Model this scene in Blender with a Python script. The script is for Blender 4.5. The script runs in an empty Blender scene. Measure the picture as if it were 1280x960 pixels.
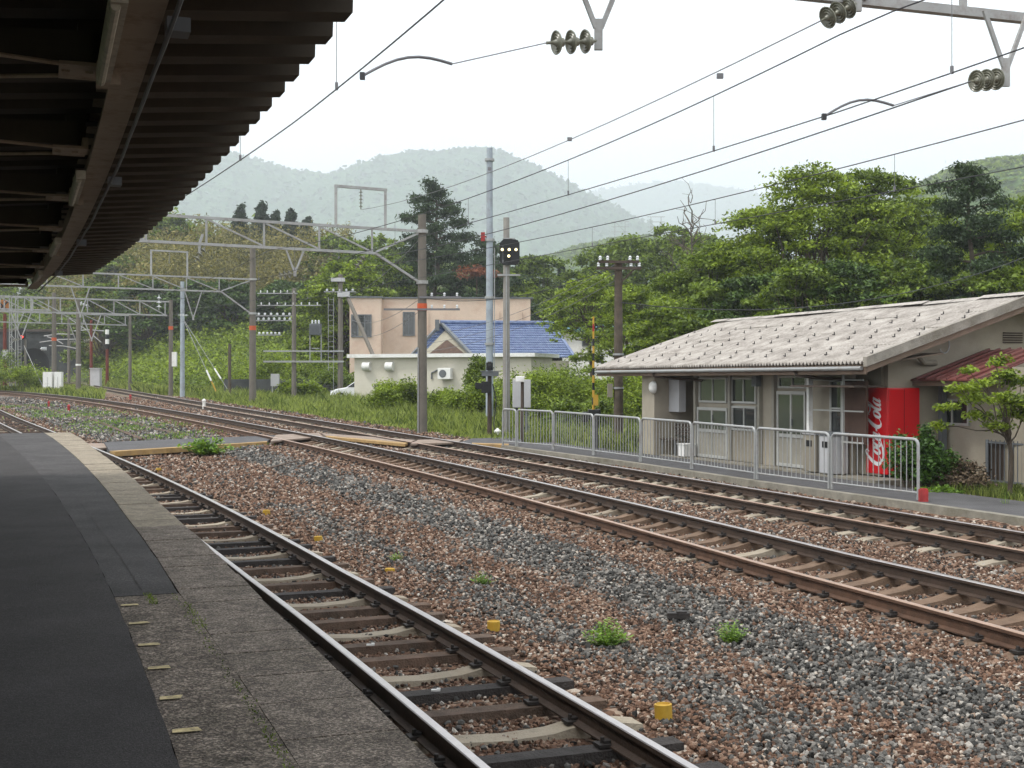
import bpy, math, random
import numpy as np
from mathutils import Vector, Matrix
R = math.radians
random.seed(5)
SC = bpy.context.scene
COL = SC.collection
H, Y0, F = 2.25, 475.0, 1600.0          # eye height, horizon row and focal length in the photograph's pixels

# ------------------------------------------------------------------ camera, sky, sun, exposure
cam_d = bpy.data.cameras.new('camera')
cam = bpy.data.objects.new('camera', cam_d); COL.objects.link(cam)
cam.location = (0, 0, H); cam.rotation_euler = (R(90), 0, 0)
cam_d.sensor_width = 36; cam_d.lens = 36 * F / 1280
cam_d.shift_y = -(480 - Y0) / 1280
cam_d.clip_start = .05; cam_d.clip_end = 20000
SC.camera = cam
SUN_EL, SUN_AZ = R(60), R(246)          # azimuth clockwise from +Y
w = bpy.data.worlds.new('World'); SC.world = w; w.use_nodes = True
nt = w.node_tree; nt.nodes.clear()
sky = nt.nodes.new('ShaderNodeTexSky'); sky.sky_type = 'NISHITA'; sky.sun_disc = False
sky.sun_elevation = SUN_EL; sky.sun_rotation = SUN_AZ; sky.dust_density = 6; sky.air_density = 1.2
bg = nt.nodes.new('ShaderNodeBackground'); bg.inputs[1].default_value = .12
cl = nt.nodes.new('ShaderNodeBackground'); cl.inputs[0].default_value = (.97, .985, 1, 1)
tc = nt.nodes.new('ShaderNodeTexCoord'); nz = nt.nodes.new('ShaderNodeTexNoise'); nz.inputs['Scale'].default_value = 1.6; nz.inputs['Detail'].default_value = 5
mr = nt.nodes.new('ShaderNodeMapRange'); mr.inputs[1].default_value = .3; mr.inputs[2].default_value = .7; mr.inputs[3].default_value = 1.4; mr.inputs[4].default_value = 1.8
mx = nt.nodes.new('ShaderNodeMixShader'); mx.inputs[0].default_value = .88
ow = nt.nodes.new('ShaderNodeOutputWorld')
L = nt.links.new
L(tc.outputs['Generated'], nz.inputs['Vector']); L(nz.outputs['Fac'], mr.inputs[0]); L(mr.outputs[0], cl.inputs[1])
L(sky.outputs[0], bg.inputs[0]); L(bg.outputs[0], mx.inputs[1]); L(cl.outputs[0], mx.inputs[2]); L(mx.outputs[0], ow.inputs[0])
sd = bpy.data.lights.new('sun', 'SUN'); sd.energy = 2.9; sd.angle = R(10); sd.color = (1, .96, .9)
so = bpy.data.objects.new('sun', sd); COL.objects.link(so)
so.rotation_euler = (R(90) - SUN_EL, 0, -SUN_AZ + R(180))
so.location = (0, 0, 60)
vs = SC.view_settings; vs.view_transform = 'Standard'; vs.look = 'None'; vs.exposure = 0.36; vs.gamma = 1; vs.use_curve_mapping = False
SC.cycles.volume_bounces = 1
SC.cycles.max_bounces = 6; SC.cycles.diffuse_bounces = 3; SC.cycles.transparent_max_bounces = 6

# ------------------------------------------------------------------ geometry of the site
def g(y):                                # the line climbs away from the station at 1.3 percent
    return .013 * np.clip(np.asarray(y, float) - 15, 0, 200)
def at(px, py, z0=0.):
    lo, hi = .5, 3000.
    for _ in range(50):
        y = (lo + hi) / 2
        if Y0 + (H - z0 - float(g(y))) * F / y > py: lo = y
        else: hi = y
    return (px - 640) / F * y, y
def X(px, y): return (px - 640) / F * y
def Z(py, y): return H + (Y0 - py) * y / F
def curve(c, y0, y1, ya, yb, step=.5):
    ys = np.arange(y0, y1, step); yc = np.clip(ys, ya, yb)
    return np.c_[np.polyval(c, yc) + np.polyval(np.polyder(c), yc) * (ys - yc), ys]
C1 = [2.6268782896253496e-05, -0.0036888041078712926, -0.3246374043490886, 3.0554683977795922]
C2 = [-2.1406089590476313e-07, 4.521412781185666e-05, -0.004553177406190585, -0.24605586829486484, 8.102467513251316]
C3 = [-5.5530238290993495e-08, 1.6528227660293898e-05, -0.0016812261396874767, -0.36701396081120014, 13.192565270788924]
T1 = curve(C1, -9, 75, 6, 62); T2 = curve(C2, -5, 150, 9, 112); T3 = curve(C3, -3, 196, 12, 150)
def off(P, T):
    P = np.atleast_2d(P); d = np.diff(T, axis=0); Ls = np.linalg.norm(d, axis=1)
    best = np.full(len(P), 1e9); sg = np.ones(len(P))
    for i in range(len(d)):
        r = P - T[i]
        t = (r @ d[i]) / Ls[i] ** 2
        t = np.clip(t, 0 if i else -9, 1 if i < len(d) - 1 else 9)
        q = r - t[:, None] * d[i]; e = q[:, 0] ** 2 + q[:, 1] ** 2
        m = e < best; best[m] = e[m]; sg[m] = np.sign(d[i][1] * q[:, 0] - d[i][0] * q[:, 1])[m]
    return np.sqrt(best) * sg
class Line:
    def __init__(s, T):
        s.T = T; d = np.diff(T, axis=0); s.S = np.r_[0, np.cumsum(np.linalg.norm(d, axis=1))]
        t = np.gradient(T, axis=0); s.t = t / np.linalg.norm(t, axis=1)[:, None]
    def p(s, a, d, z=0.):               # point at arclength a, offset d to the right
        a = np.asarray(a, float)
        x = np.interp(a, s.S, s.T[:, 0]); y = np.interp(a, s.S, s.T[:, 1])
        tx = np.interp(a, s.S, s.t[:, 0]); ty = np.interp(a, s.S, s.t[:, 1])
        X_, Y_ = x + ty * d, y - tx * d
        return np.stack([X_, Y_, z + g(y)], -1)
    def tan(s, a):
        v = np.array([np.interp(a, s.S, s.t[:, 0]), np.interp(a, s.S, s.t[:, 1])]); return v / np.linalg.norm(v)
    def s_at_y(s, y): return float(np.interp(y, s.T[:, 1], s.S))
L1, L2, L3 = Line(T1), Line(T2), Line(T3)
def sst(v, a, b):
    t = np.clip((np.asarray(v, float) - a) / (b - a), 0, 1); return t * t * (3 - 2 * t)
def ground(x, y, d2=None, d3=None):
    x = np.atleast_1d(np.asarray(x, float)); y = np.atleast_1d(np.asarray(y, float))
    P = np.c_[x.ravel(), y.ravel()]
    if d2 is None: d2 = off(P, T2)
    if d3 is None: d3 = off(P, T3)
    x, y = P[:, 0], P[:, 1]
    z = -.2 + g(y) - .035 * (np.abs(np.interp(y, T1[:, 1], T1[:, 0]) - x) < 1.15) * (y > 2)
    inm = np.maximum(0, sst(d2, -2.75, -1.5)) * .11
    inm = np.where(d3 > 1.4, .11 + .06 * sst(d3, 1.5, 2.6), inm)
    z = z + inm + .012 * np.sin(x * 3.1 + y * 1.7) * np.sin(y * 2.3 - x) * (np.abs(d2) > 1.3)
    m3 = sst(d3, 4, 18); A_ = 17 * sst(y, 116, 215) * sst(x, 22, -18)
    hl = A_ * np.maximum(m3, sst(y, 191, 240)) + np.maximum(0, 6.0 * (y > 190.5) * (1 - m3) * sst(x, 22, -18) * (1 - sst(y, 195, 240))) + 6 * sst(y, 191, 250) * sst(x, -30, -60)
    rr = 5 * sst(y, 46, 130) * sst(x, 8, 22) * sst(d3, 10, 25)
    far = 22 * sst(y, 230, 620)
    return z + hl + rr + far
def gz(x, y): return float(ground(x, y)[0])

# ------------------------------------------------------------------ materials
def mat(name, col, rough=.8, var=.25, scale=3., bump=0., bscale=40., col2=None, metal=0., dirt=None, dscale=1.2, island=0., spec=.3, trans=0., grain=None):
    m = bpy.data.materials.new(name); m.use_nodes = True; t = m.node_tree; N = t.nodes; b = N['Principled BSDF']
    b.inputs['Roughness'].default_value = rough; b.inputs['Metallic'].default_value = metal
    b.inputs['Specular IOR Level'].default_value = spec
    geo = N.new('ShaderNodeNewGeometry')
    n1 = N.new('ShaderNodeTexNoise'); n1.inputs['Scale'].default_value = scale; n1.inputs['Detail'].default_value = 6; n1.inputs['Roughness'].default_value = .65
    t.links.new(geo.outputs['Position'], n1.inputs['Vector'])
    rp = N.new('ShaderNodeMapRange'); rp.inputs[1].default_value = .3; rp.inputs[2].default_value = .7
    if island:
        a = N.new('ShaderNodeMath'); a.operation = 'MULTIPLY_ADD'; a.inputs[1].default_value = island; 
        t.links.new(geo.outputs['Random Per Island'], a.inputs[0]); 
        s_ = N.new('ShaderNodeMath'); s_.operation = 'SUBTRACT'; t.links.new(n1.outputs['Fac'], s_.inputs[0]); s_.inputs[1].default_value = island / 2
        t.links.new(s_.outputs[0], a.inputs[2]); t.links.new(a.outputs[0], rp.inputs[0])
    else: t.links.new(n1.outputs['Fac'], rp.inputs[0])
    c = Vector(col[:3]); lo = tuple(c * (1 - var)) + (1,); hi = tuple(Vector(col2[:3])) + (1,) if col2 else tuple(min(1, q * (1 + var)) for q in c) + (1,)
    mc = N.new('ShaderNodeMix'); mc.data_type = 'RGBA'; mc.inputs['A'].default_value = lo; mc.inputs['B'].default_value = hi
    t.links.new(rp.outputs[0], mc.inputs['Factor']); out = mc.outputs['Result']
    if dirt:
        n2 = N.new('ShaderNodeTexNoise'); n2.inputs['Scale'].default_value = dscale; n2.inputs['Detail'].default_value = 8; n2.inputs['Roughness'].default_value = .75
        t.links.new(geo.outputs['Position'], n2.inputs['Vector'])
        r2 = N.new('ShaderNodeMapRange'); r2.inputs[1].default_value = .48; r2.inputs[2].default_value = .68; r2.inputs[4].default_value = .8
        t.links.new(n2.outputs['Fac'], r2.inputs[0])
        m2 = N.new('ShaderNodeMix'); m2.data_type = 'RGBA'; m2.inputs['B'].default_value = tuple(dirt[:3]) + (1,)
        t.links.new(out, m2.inputs['A']); t.links.new(r2.outputs[0], m2.inputs['Factor']); out = m2.outputs['Result']
    if grain:
        gv = N.new('ShaderNodeTexVoronoi'); gv.inputs['Scale'].default_value = grain[0]; t.links.new(geo.outputs['Position'], gv.inputs['Vector'])
        gs = N.new('ShaderNodeSeparateColor'); t.links.new(gv.outputs['Color'], gs.inputs[0])
        gp = N.new('ShaderNodeMath'); gp.operation = 'POWER'; gp.inputs[1].default_value = 2.2; t.links.new(gs.outputs[0], gp.inputs[0])
        gr_ = N.new('ShaderNodeMapRange'); gr_.inputs[3].default_value = 1 - grain[1] * .45; gr_.inputs[4].default_value = 1 + grain[1] * 1.1; t.links.new(gp.outputs[0], gr_.inputs[0])
        gm2 = N.new('ShaderNodeVectorMath'); gm2.operation = 'SCALE'; t.links.new(out, gm2.inputs[0]); t.links.new(gr_.outputs[0], gm2.inputs['Scale']); out = gm2.outputs[0]
    t.links.new(out, b.inputs['Base Color'])
    if bump:
        n3 = N.new('ShaderNodeTexNoise'); n3.inputs['Scale'].default_value = bscale; n3.inputs['Detail'].default_value = 4
        t.links.new(geo.outputs['Position'], n3.inputs['Vector'])
        bp = N.new('ShaderNodeBump'); bp.inputs['Strength'].default_value = bump; bp.inputs['Distance'].default_value = .02
        t.links.new(n3.outputs['Fac'], bp.inputs['Height']); t.links.new(bp.outputs[0], b.inputs['Normal'])
    if trans:
        tr = N.new('ShaderNodeBsdfTranslucent'); ms = N.new('ShaderNodeMixShader'); ms.inputs[0].default_value = trans
        hs = N.new('ShaderNodeMix'); hs.data_type = 'RGBA'; hs.blend_type = 'MULTIPLY'; hs.inputs['Factor'].default_value = 1; hs.inputs['B'].default_value = (1.5, 1.5, .7, 1)
        t.links.new(out, hs.inputs['A']); t.links.new(hs.outputs['Result'], tr.inputs['Color'])
        t.links.new(b.outputs[0], ms.inputs[1]); t.links.new(tr.outputs[0], ms.inputs[2])
        t.links.new(ms.outputs[0], N['Material Output'].inputs['Surface'])
    return m
def emis(name, col, s):
    m = bpy.data.materials.new(name); m.use_nodes = True; b = m.node_tree.nodes['Principled BSDF']
    b.inputs['Base Color'].default_value = col + (1,); b.inputs['Emission Color'].default_value = col + (1,); b.inputs['Emission Strength'].default_value = s
    return m
M = dict(
 rust=mat('rail_rust', (.085, .047, .030), .75, .4, 5, .3, 60),
 rustdark=mat('rail_side_dark', (.048, .031, .022), .7, .3, 5, .3, 60),
 railtop=mat('rail_head_steel', (.50, .46, .45), .28, .12, 8, metal=.85, spec=.5),
 railrust=mat('rail_head_brown', (.40, .27, .20), .38, .2, 8, metal=.6, spec=.5),
 conc=mat('sleeper_concrete', (.30, .26, .20), .9, .2, 6, .5, 50, dirt=(.13, .09, .06), dscale=1.5),
 slpbrown=mat('sleeper_dusty', (.15, .10, .068), .95, .3, 4, .6, 40, dirt=(.08, .05, .035)),
 wood=mat('sleeper_wood', (.085, .06, .045), .9, .4, 9, .7, 60, dirt=(.16, .10, .07)),
 woodb=mat('sleeper_wood_black', (.035, .03, .028), .8, .4, 9, .7, 60),
 clip=mat('clip_iron', (.03, .026, .024), .6, .4, 20),
 asph=mat('platform_asphalt', (.046, .042, .042), .92, .3, 1.2, .9, 160, dirt=(.048, .044, .042), dscale=.7, grain=(150, .55)),
 asph2=mat('platform_asphalt_patch', (.064, .060, .060), .92, .28, 1.5, .9, 140, grain=(130, .6)),
 agg=mat('worn_aggregate', (.13, .105, .084), .95, .4, 9, 1.0, 90, col2=(.24, .20, .165), dirt=(.08, .068, .052), grain=(85, 1.1)),
 coping=mat('coping_worn', (.155, .128, .105), .95, .35, 7, .9, 110, col2=(.25, .21, .175), dirt=(.10, .084, .066), grain=(100, 1.0)),
 copel=mat('coping_light', (.24, .205, .155), .92, .25, 7, .6, 90, dirt=(.16, .135, .10), grain=(90, .5)),
 pwall=mat('platform_wall', (.12, .11, .09), .95, .4, 3, .6, 40),
 yellow=mat('worn_yellow_paint', (.50, .41, .22), .8, .4, 30, dirt=(.13, .11, .08), dscale=20),
 ycap=mat('yellow_cap', (.42, .26, .03), .55, .25, 8, dirt=(.3, .16, .03), dscale=8),
 galv=mat('galvanised_steel', (.33, .34, .34), .5, .18, 3, metal=.35, dirt=(.20, .17, .15), dscale=3),
 galvl=mat('painted_light_steel', (.33, .335, .33), .55, .18, 2, dirt=(.19, .165, .15), dscale=4),
 bluegrey=mat('blue_grey_pole', (.29, .33, .37), .6, .14, 1.5, dirt=(.2, .2, .2), dscale=2),
 cpole=mat('concrete_pole', (.15, .135, .115), .9, .22, 1.2, .3, 20, dirt=(.09, .08, .07)),
 cpolel=mat('concrete_pole_light', (.24, .23, .21), .9, .2, 1.2, .3, 20),
 dpole=mat('dark_pole', (.06, .045, .036), .85, .3, 2, .3, 20),
 redpole=mat('red_oxide_pole', (.13, .028, .018), .7, .25, 2),
 orange=mat('orange_band', (.50, .09, .03), .6, .1),
 insul=mat('insulator_glaze', (.17, .17, .13), .3, .2, 12, spec=.5),
 insw=mat('white_porcelain', (.55, .57, .58), .3, .05, spec=.5),
 wire=mat('wire_dark', (.045, .045, .05), .6, .1),
 wirel=mat('wire_grey', (.16, .16, .17), .6, .1),
 black=mat('black_housing', (.012, .013, .014), .5, .2),
 white=mat('white_paint', (.72, .72, .70), .6, .06, 2, dirt=(.5, .48, .44), dscale=2),
 cab=mat('cabinet_grey', (.40, .40, .41), .6, .08, 2),
 cabd=mat('cabinet_dark_grey', (.12, .13, .14), .6, .15, 2),
 shed=mat('shed_render', (.55, .52, .44), .85, .08, .7, .2, 30, dirt=(.44, .41, .34), dscale=.7),
 pink=mat('pink_siding', (.58, .45, .36), .85, .07, .8, dirt=(.50, .34, .26), dscale=.6),
 housew=mat('house_wall', (.30, .28, .22), .9, .15, 1),
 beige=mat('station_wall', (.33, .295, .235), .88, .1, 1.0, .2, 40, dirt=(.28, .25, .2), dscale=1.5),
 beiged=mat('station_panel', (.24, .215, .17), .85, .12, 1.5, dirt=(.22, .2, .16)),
 frame=mat('aluminium_frame', (.42, .42, .40), .5, .1, 3, metal=.2),
 dfr=mat('door_panel', (.26, .245, .205), .6, .1, 3),
 fascia=mat('eave_fascia', (.16, .115, .085), .8, .25, 2),
 soffit=mat('soffit_brown', (.13, .10, .075), .85, .25, 2),
 verge=mat('concrete_verge', (.25, .23, .20), .95, .3, 4, .5, 40, dirt=(.14, .12, .09)),
 roof=mat('slate_sheet', (.27, .245, .22), .93, .14, 2.2, .3, 30, col2=(.43, .40, .365), dirt=(.15, .13, .115), dscale=2.6),
 guard=mat('snow_guard', (.03, .028, .028), .6, .2),
 maroon=mat('maroon_sheet', (.12, .035, .03), .45, .2, 2, spec=.4, dirt=(.16, .08, .07)),
 teal=mat('teal_sheet', (.09, .22, .25), .5, .1),
 tile=mat('blue_glazed_tile', (.06, .095, .21), .35, .25, 3, spec=.5, col2=(.11, .16, .30), dirt=(.16, .20, .27), dscale=3),
 red=mat('vending_red', (.62, .006, .012), .3, .06, 1, spec=.5),
 redpost=mat('red_stub', (.30, .03, .03), .6, .3, 8),
 logo=mat('logo_white', (.85, .85, .85), .4, .02),
 glass=mat('window_glass', (.02, .025, .025), .06, .2, 1, spec=.8),
 glassrefl=mat('green_reflection_glass', (.07, .085, .06), .08, .2, 1, spec=.8),  # the green reflected in the panes is put into the base colour
 darkin=mat('dark_interior', (.010, .010, .011), .9, .2),
 tunnelw=mat('tunnel_masonry', (.025, .028, .03), .95, .5, .5, .4, 4, col2=(.085, .09, .09), dirt=(.02, .022, .024), dscale=.35),
 path=mat('path_asphalt', (.085, .083, .086), .93, .2, 1.5, .6, 120),
 kerb=mat('kerb_concrete', (.22, .205, .17), .95, .25, 4, .5, 60, dirt=(.11, .10, .07)),
 board=mat('crossing_board', (.24, .19, .155), .85, .22, 3, .3, 30, dirt=(.22, .15, .11)),
 orangeedge=mat('orange_edge', (.34, .22, .09), .8, .35, 8, dirt=(.15, .11, .07), dscale=4),
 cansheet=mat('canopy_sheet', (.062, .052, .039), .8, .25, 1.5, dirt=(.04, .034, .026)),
 canbeam=mat('canopy_beam', (.30, .245, .185), .7, .15, 3, dirt=(.12, .085, .06), dscale=6),
 canlamp=mat('canopy_lamp', (.38, .35, .28), .6, .3, 20),
 bark=mat('bark', (.085, .068, .052), .95, .35, 4, .6, 30),
 barkr=mat('bark_red', (.085, .055, .042), .95, .35, 4, .6, 30),
 litter=mat('white_scrap', (.6, .6, .58), .6, .1),
 carw=mat('car_white', (.75, .76, .77), .25, .03, spec=.6),
 tyre=mat('tyre', (.02, .02, .02), .85, .1),
)
GR = dict(
 fresh=mat('leaf_fresh', (.072, .122, .015), .6, .45, .9, col2=(.265, .35, .045), island=.4, trans=.35),
 mid=mat('leaf_mid', (.048, .085, .012), .6, .45, .8, col2=(.19, .265, .038), island=.4, trans=.3),
 dark=mat('leaf_dark', (.026, .055, .012), .65, .4, .7, col2=(.09, .155, .028), island=.4, trans=.15),
 pine=mat('needle', (.020, .042, .016), .65, .4, .35, col2=(.050, .085, .030), island=.5, trans=.1),
 cedar=mat('cedar_leaf', (.014, .032, .016), .65, .4, .35, col2=(.030, .055, .024), island=.5, trans=.1),
 bamboo=mat('bamboo_leaf', (.10, .105, .03), .65, .45, .12, col2=(.27, .235, .075), island=.4, trans=.2),
 grass=mat('grass_blade', (.10, .15, .03), .7, .35, .5, col2=(.27, .32, .085), island=.6, trans=.3),
 dry=mat('dry_twig', (.10, .07, .045), .85, .4, 2, col2=(.2, .15, .1), island=.5),
 weed=mat('weed_leaf', (.09, .18, .025), .6, .3, 2, col2=(.21, .34, .05), island=.6, trans=.3),
 hydr=mat('shrub_leaf', (.035, .085, .018), .5, .4, .6, col2=(.085, .17, .035), island=.6, trans=.2),
 redleaf=mat('red_leaf', (.16, .05, .03), .6, .4, 1, col2=(.25, .09, .05), island=.5, trans=.2),
)

forest_leaf = mat('forest_leaf', (.032, .075, .032), .9, .4, .003, col2=(.08, .145, .055), island=.3)
M['orangedisc'] = mat('orange_disc', (.30, .11, .02), .6, .3, 6)
LENS_Y = emis('lens_yellow', (1, .85, .45), 1.6)
LENS_R = emis('lens_red', (1, .05, .03), 2.0)
# ------------------------------------------------------------------ building helpers
def tag(o, label=None, cat=None, group=None, kind=None):
    if label: o['label'] = label
    if cat: o['category'] = cat
    if group: o['group'] = group
    if kind: o['kind'] = kind
    return o
def empty(name, loc, label=None, cat=None, group=None):
    o = bpy.data.objects.new(name, None); COL.objects.link(o); o.location = tuple(float(q) for q in loc); o.empty_display_size = .2
    return tag(o, label, cat, group)
def wloc(o):
    v = Vector((0, 0, 0))
    while o: v += o.location; o = o.parent
    return v
def mesh_obj(name, V, Fc, m, parent=None, smooth=False):
    V = np.asarray(V, float)
    if parent is not None: V = V - np.array(wloc(parent))
    me = bpy.data.meshes.new(name); me.from_pydata(V, [], Fc); me.update()
    for q in (m if isinstance(m, (list, tuple)) else [m]): me.materials.append(q)
    if smooth: me.polygons.foreach_set('use_smooth', np.ones(len(me.polygons), bool))
    o = bpy.data.objects.new(name, me); COL.objects.link(o)
    if parent is not None: o.parent = parent
    return o
class MB:
    def __init__(s): s.v = []; s.f = []; s.mi = []; s.cur = 0
    def add(s, V, Fc):
        n = len(s.v); s.v += [tuple(float(c) for c in q) for q in V]; s.f += [tuple(n + i for i in f) for f in Fc]; s.mi += [s.cur] * len(Fc); return s
    def box(s, c, d, ax=None):
        ax = ax or (Vector((1, 0, 0)), Vector((0, 1, 0)), Vector((0, 0, 1))); c = Vector(c)
        P = [c + ax[0] * (i * d[0] / 2) + ax[1] * (j * d[1] / 2) + ax[2] * (k * d[2] / 2) for k in (-1, 1) for j in (-1, 1) for i in (-1, 1)]
        return s.add(P, [(0, 2, 3, 1), (4, 5, 7, 6), (0, 1, 5, 4), (2, 6, 7, 3), (0, 4, 6, 2), (1, 3, 7, 5)])
    def bar(s, a, b, w_, h_):
        a = Vector(a); b = Vector(b); d = b - a; ln = d.length; d = d / ln
        up = Vector((0, 0, 1)) if abs(d.z) < .95 else Vector((0, 1, 0))
        sx = d.cross(up).normalized(); u = sx.cross(d).normalized()
        return s.box((a + b) / 2, (w_, ln, h_), (sx, d, u))
    def tube(s, a, b, r0, r1=None, n=8, cap=True):
        return s.poly([a, b], [r0, r0 if r1 is None else r1], n, cap)
    def poly(s, pts, r, n=8, cap=True):
        pts = [Vector(p) for p in pts]
        if not hasattr(r, '__len__'): r = [r] * len(pts)
        V = []; prev = None
        for i, p in enumerate(pts):
            d = (pts[min(i + 1, len(pts) - 1)] - pts[max(i - 1, 0)]).normalized()
            if prev is None: up = Vector((0, 0, 1)) if abs(d.z) < .9 else Vector((1, 0, 0)); a = d.cross(up).normalized()
            else: a = (prev - d * prev.dot(d)).normalized()
            prev = a; b = d.cross(a)
            V += [p + (a * math.cos(2 * math.pi * k / n) + b * math.sin(2 * math.pi * k / n)) * r[i] for k in range(n)]
        Fc = [(i * n + k, i * n + (k + 1) % n, (i + 1) * n + (k + 1) % n, (i + 1) * n + k) for i in range(len(pts) - 1) for k in range(n)]
        if cap: Fc += [tuple(range(n - 1, -1, -1)), tuple((len(pts) - 1) * n + k for k in range(n))]
        return s.add(V, Fc)
    def lathe(s, a, d, prof, n=16):      # profile of (distance along d, radius)
        a = Vector(a); d = Vector(d).normalized(); up = Vector((0, 0, 1)) if abs(d.z) < .9 else Vector((1, 0, 0)); e = d.cross(up).normalized(); f = d.cross(e)
        V = [a + d * h + (e * math.cos(2 * math.pi * k / n) + f * math.sin(2 * math.pi * k / n)) * r for h, r in prof for k in range(n)]
        Fc = [(i * n + k, i * n + (k + 1) % n, (i + 1) * n + (k + 1) % n, (i + 1) * n + k) for i in range(len(prof) - 1) for k in range(n)]
        Fc += [tuple(range(n - 1, -1, -1)), tuple((len(prof) - 1) * n + k for k in range(n))]
        return s.add(V, Fc)
    def prism(s, poly, vec):             # polygon extruded by a vector
        n = len(poly); vec = Vector(vec); P = [Vector(p) for p in poly]
        return s.add(P + [p + vec for p in P], [tuple(range(n - 1, -1, -1)), tuple(range(n, 2 * n))] + [(i, (i + 1) % n, n + (i + 1) % n, n + i) for i in range(n)])
    def build(s, name, m, parent=None, smooth=False, bevel=0):
        o = mesh_obj(name, np.array(s.v), s.f, m, parent, smooth)
        if isinstance(m, (list, tuple)): o.data.polygons.foreach_set('material_index', np.array(s.mi))
        if smooth:
            try: o.data.set_sharp_from_angle(angle=R(40))
            except Exception: pass
        if bevel:
            b = o.modifiers.new('bevel', 'BEVEL'); b.width = bevel; b.segments = 2; b.limit_method = 'ANGLE'
        return o
def children(o): return [c for c in bpy.data.objects if c.parent == o]
def copy_tree(root, loc, label, group=None, scale=None, rz=None, _kids={}):
    def cp(o, par):
        c = o.copy(); COL.objects.link(c); c.parent = par
        for k in o.children: cp(k, c)
        return c
    bpy.context.view_layer.update() if False else None
    c = cp(root, None); c.location = tuple(float(q) for q in loc); c['label'] = label
    if group: c['group'] = group
    if scale is not None: c.scale = scale if hasattr(scale, '__len__') else (scale,) * 3
    if rz is not None: c.rotation_euler.z = rz
    return c

# ------------------------------------------------------------------ SETTING: ground
def axis(segs):
    out = []
    for a, b, st in segs: out += list(np.arange(a, b, st))
    return np.array(out + [segs[-1][1]])
xs = axis([(-5600, -400, 400), (-400, -100, 15), (-100, -40, 2), (-40, -14, .5), (-14, 13, .2), (13, 40, 1), (40, 120, 6), (120, 400, 20), (400, 5600, 400)])
ys = axis([(-400, -20, 30), (-20, 4, 1), (4, 30, .2), (30, 60, .4), (60, 130, 1.2), (130, 260, 3), (260, 700, 15), (700, 6700, 400)])
gx, gy = np.meshgrid(xs, ys); nx, ny = len(xs), len(ys)
PP = np.c_[gx.ravel(), gy.ravel()]
D1, D2, D3 = off(PP, T1), off(PP, T2), off(PP, T3)
gzv = ground(gx, gy, D2, D3)
rg = np.random.default_rng(3)
near = (np.abs(PP[:, 0]) < 20) & (PP[:, 1] < 60)
gzv = gzv + near * rg.normal(0, .008, len(gzv))
idx = np.arange(nx * ny).reshape(ny, nx)
Fg = np.stack([idx[:-1, :-1], idx[:-1, 1:], idx[1:, 1:], idx[1:, :-1]], -1).reshape(-1, 4)
def zones(P, d1, d2, d3):
    n = .35 * (np.sin(P[:, 0] * 1.7 + 2 * np.sin(P[:, 1] * .9)) + np.sin(P[:, 1] * 1.3 + P[:, 0] * .6)) * .5
    grey = np.exp(-((d1 - 1.9 - n * .4) / .30) ** 2) * (P[:, 1] < 24) * .8
    grey = np.maximum(grey, sst(d2, -2.85 + n * .3, -2.45 + n * .3) * (1 - sst(d2, -1.78, -1.4)) * .95)
    grey = np.maximum(grey, (P[:, 1] > 38) * sst(d1, 1.2, 1.8) * (1 - sst(d2, -1.7, -1.2)) * .9)
    grass = sst(d3, 2.1 , 2.9) * (P[:, 1] > 34)
    grass = np.maximum(grass, (P[:, 1] > 150) * sst(d3, 2, 3)); grass = np.maximum(grass, (P[:, 1] > 186) * 1.)
    grass = np.maximum(grass, (P[:, 1] > 20) * (d3 > 6))
    grass = np.maximum(grass, (d1 < -10) * 1.)
    return np.clip(grey, 0, 1), np.clip(grass, 0, 1)
zg, zr = zones(PP, D1, D2, D3)
gm = bpy.data.materials.new('ground_mix'); gm.use_nodes = True
t = gm.node_tree; N = t.nodes; b = N['Principled BSDF']; b.inputs['Roughness'].default_value = .95; b.inputs['Specular IOR Level'].default_value = .2
geo = N.new('ShaderNodeNewGeometry'); vc = N.new('ShaderNodeAttribute'); vc.attribute_name = 'zone'; sp = N.new('ShaderNodeSeparateColor'); t.links.new(vc.outputs['Color'], sp.inputs[0])
vo = N.new('ShaderNodeTexVoronoi'); vo.inputs['Scale'].default_value = 16; t.links.new(geo.outputs['Position'], vo.inputs['Vector'])
sv = N.new('ShaderNodeSeparateColor'); t.links.new(vo.outputs['Color'], sv.inputs[0])
def ramp(cols):
    r = N.new('ShaderNodeValToRGB'); r.color_ramp.elements.remove(r.color_ramp.elements[1]); r.color_ramp.interpolation = 'LINEAR'
    for i, (p_, c_) in enumerate(cols):
        e = r.color_ramp.elements[0] if i == 0 else r.color_ramp.elements.new(p_)
        e.position = p_; e.color = c_ + (1,)
    return r
BROWN = [(0, (.022, .015, .011)), (.3, (.080, .046, .031)), (.6, (.15, .086, .057)), (.85, (.23, .148, .104)), (.95, (.31, .245, .19)), (1, (.48, .43, .37))]
GREY = [(0, (.022, .022, .021)), (.35, (.065, .064, .060)), (.7, (.128, .123, .114)), (.9, (.22, .205, .185)), (1, (.40, .37, .33))]
rb = ramp(BROWN); rgy = ramp(GREY); rgs = ramp([(0, (.04, .055, .02)), (.5, (.075, .10, .03)), (1, (.12, .14, .05))])
t.links.new(sv.outputs[0], rb.inputs[0]); t.links.new(sv.outputs[0], rgy.inputs[0]); t.links.new(sv.outputs[1], rgs.inputs[0])
ma = N.new('ShaderNodeMix'); ma.data_type = 'RGBA'; t.links.new(sp.outputs[0], ma.inputs['Factor']); t.links.new(rb.outputs[0], ma.inputs['A']); t.links.new(rgy.outputs[0], ma.inputs['B'])
mb_ = N.new('ShaderNodeMix'); mb_.data_type = 'RGBA'; t.links.new(sp.outputs[1], mb_.inputs['Factor']); t.links.new(ma.outputs['Result'], mb_.inputs['A']); t.links.new(rgs.outputs[0], mb_.inputs['B'])
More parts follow.
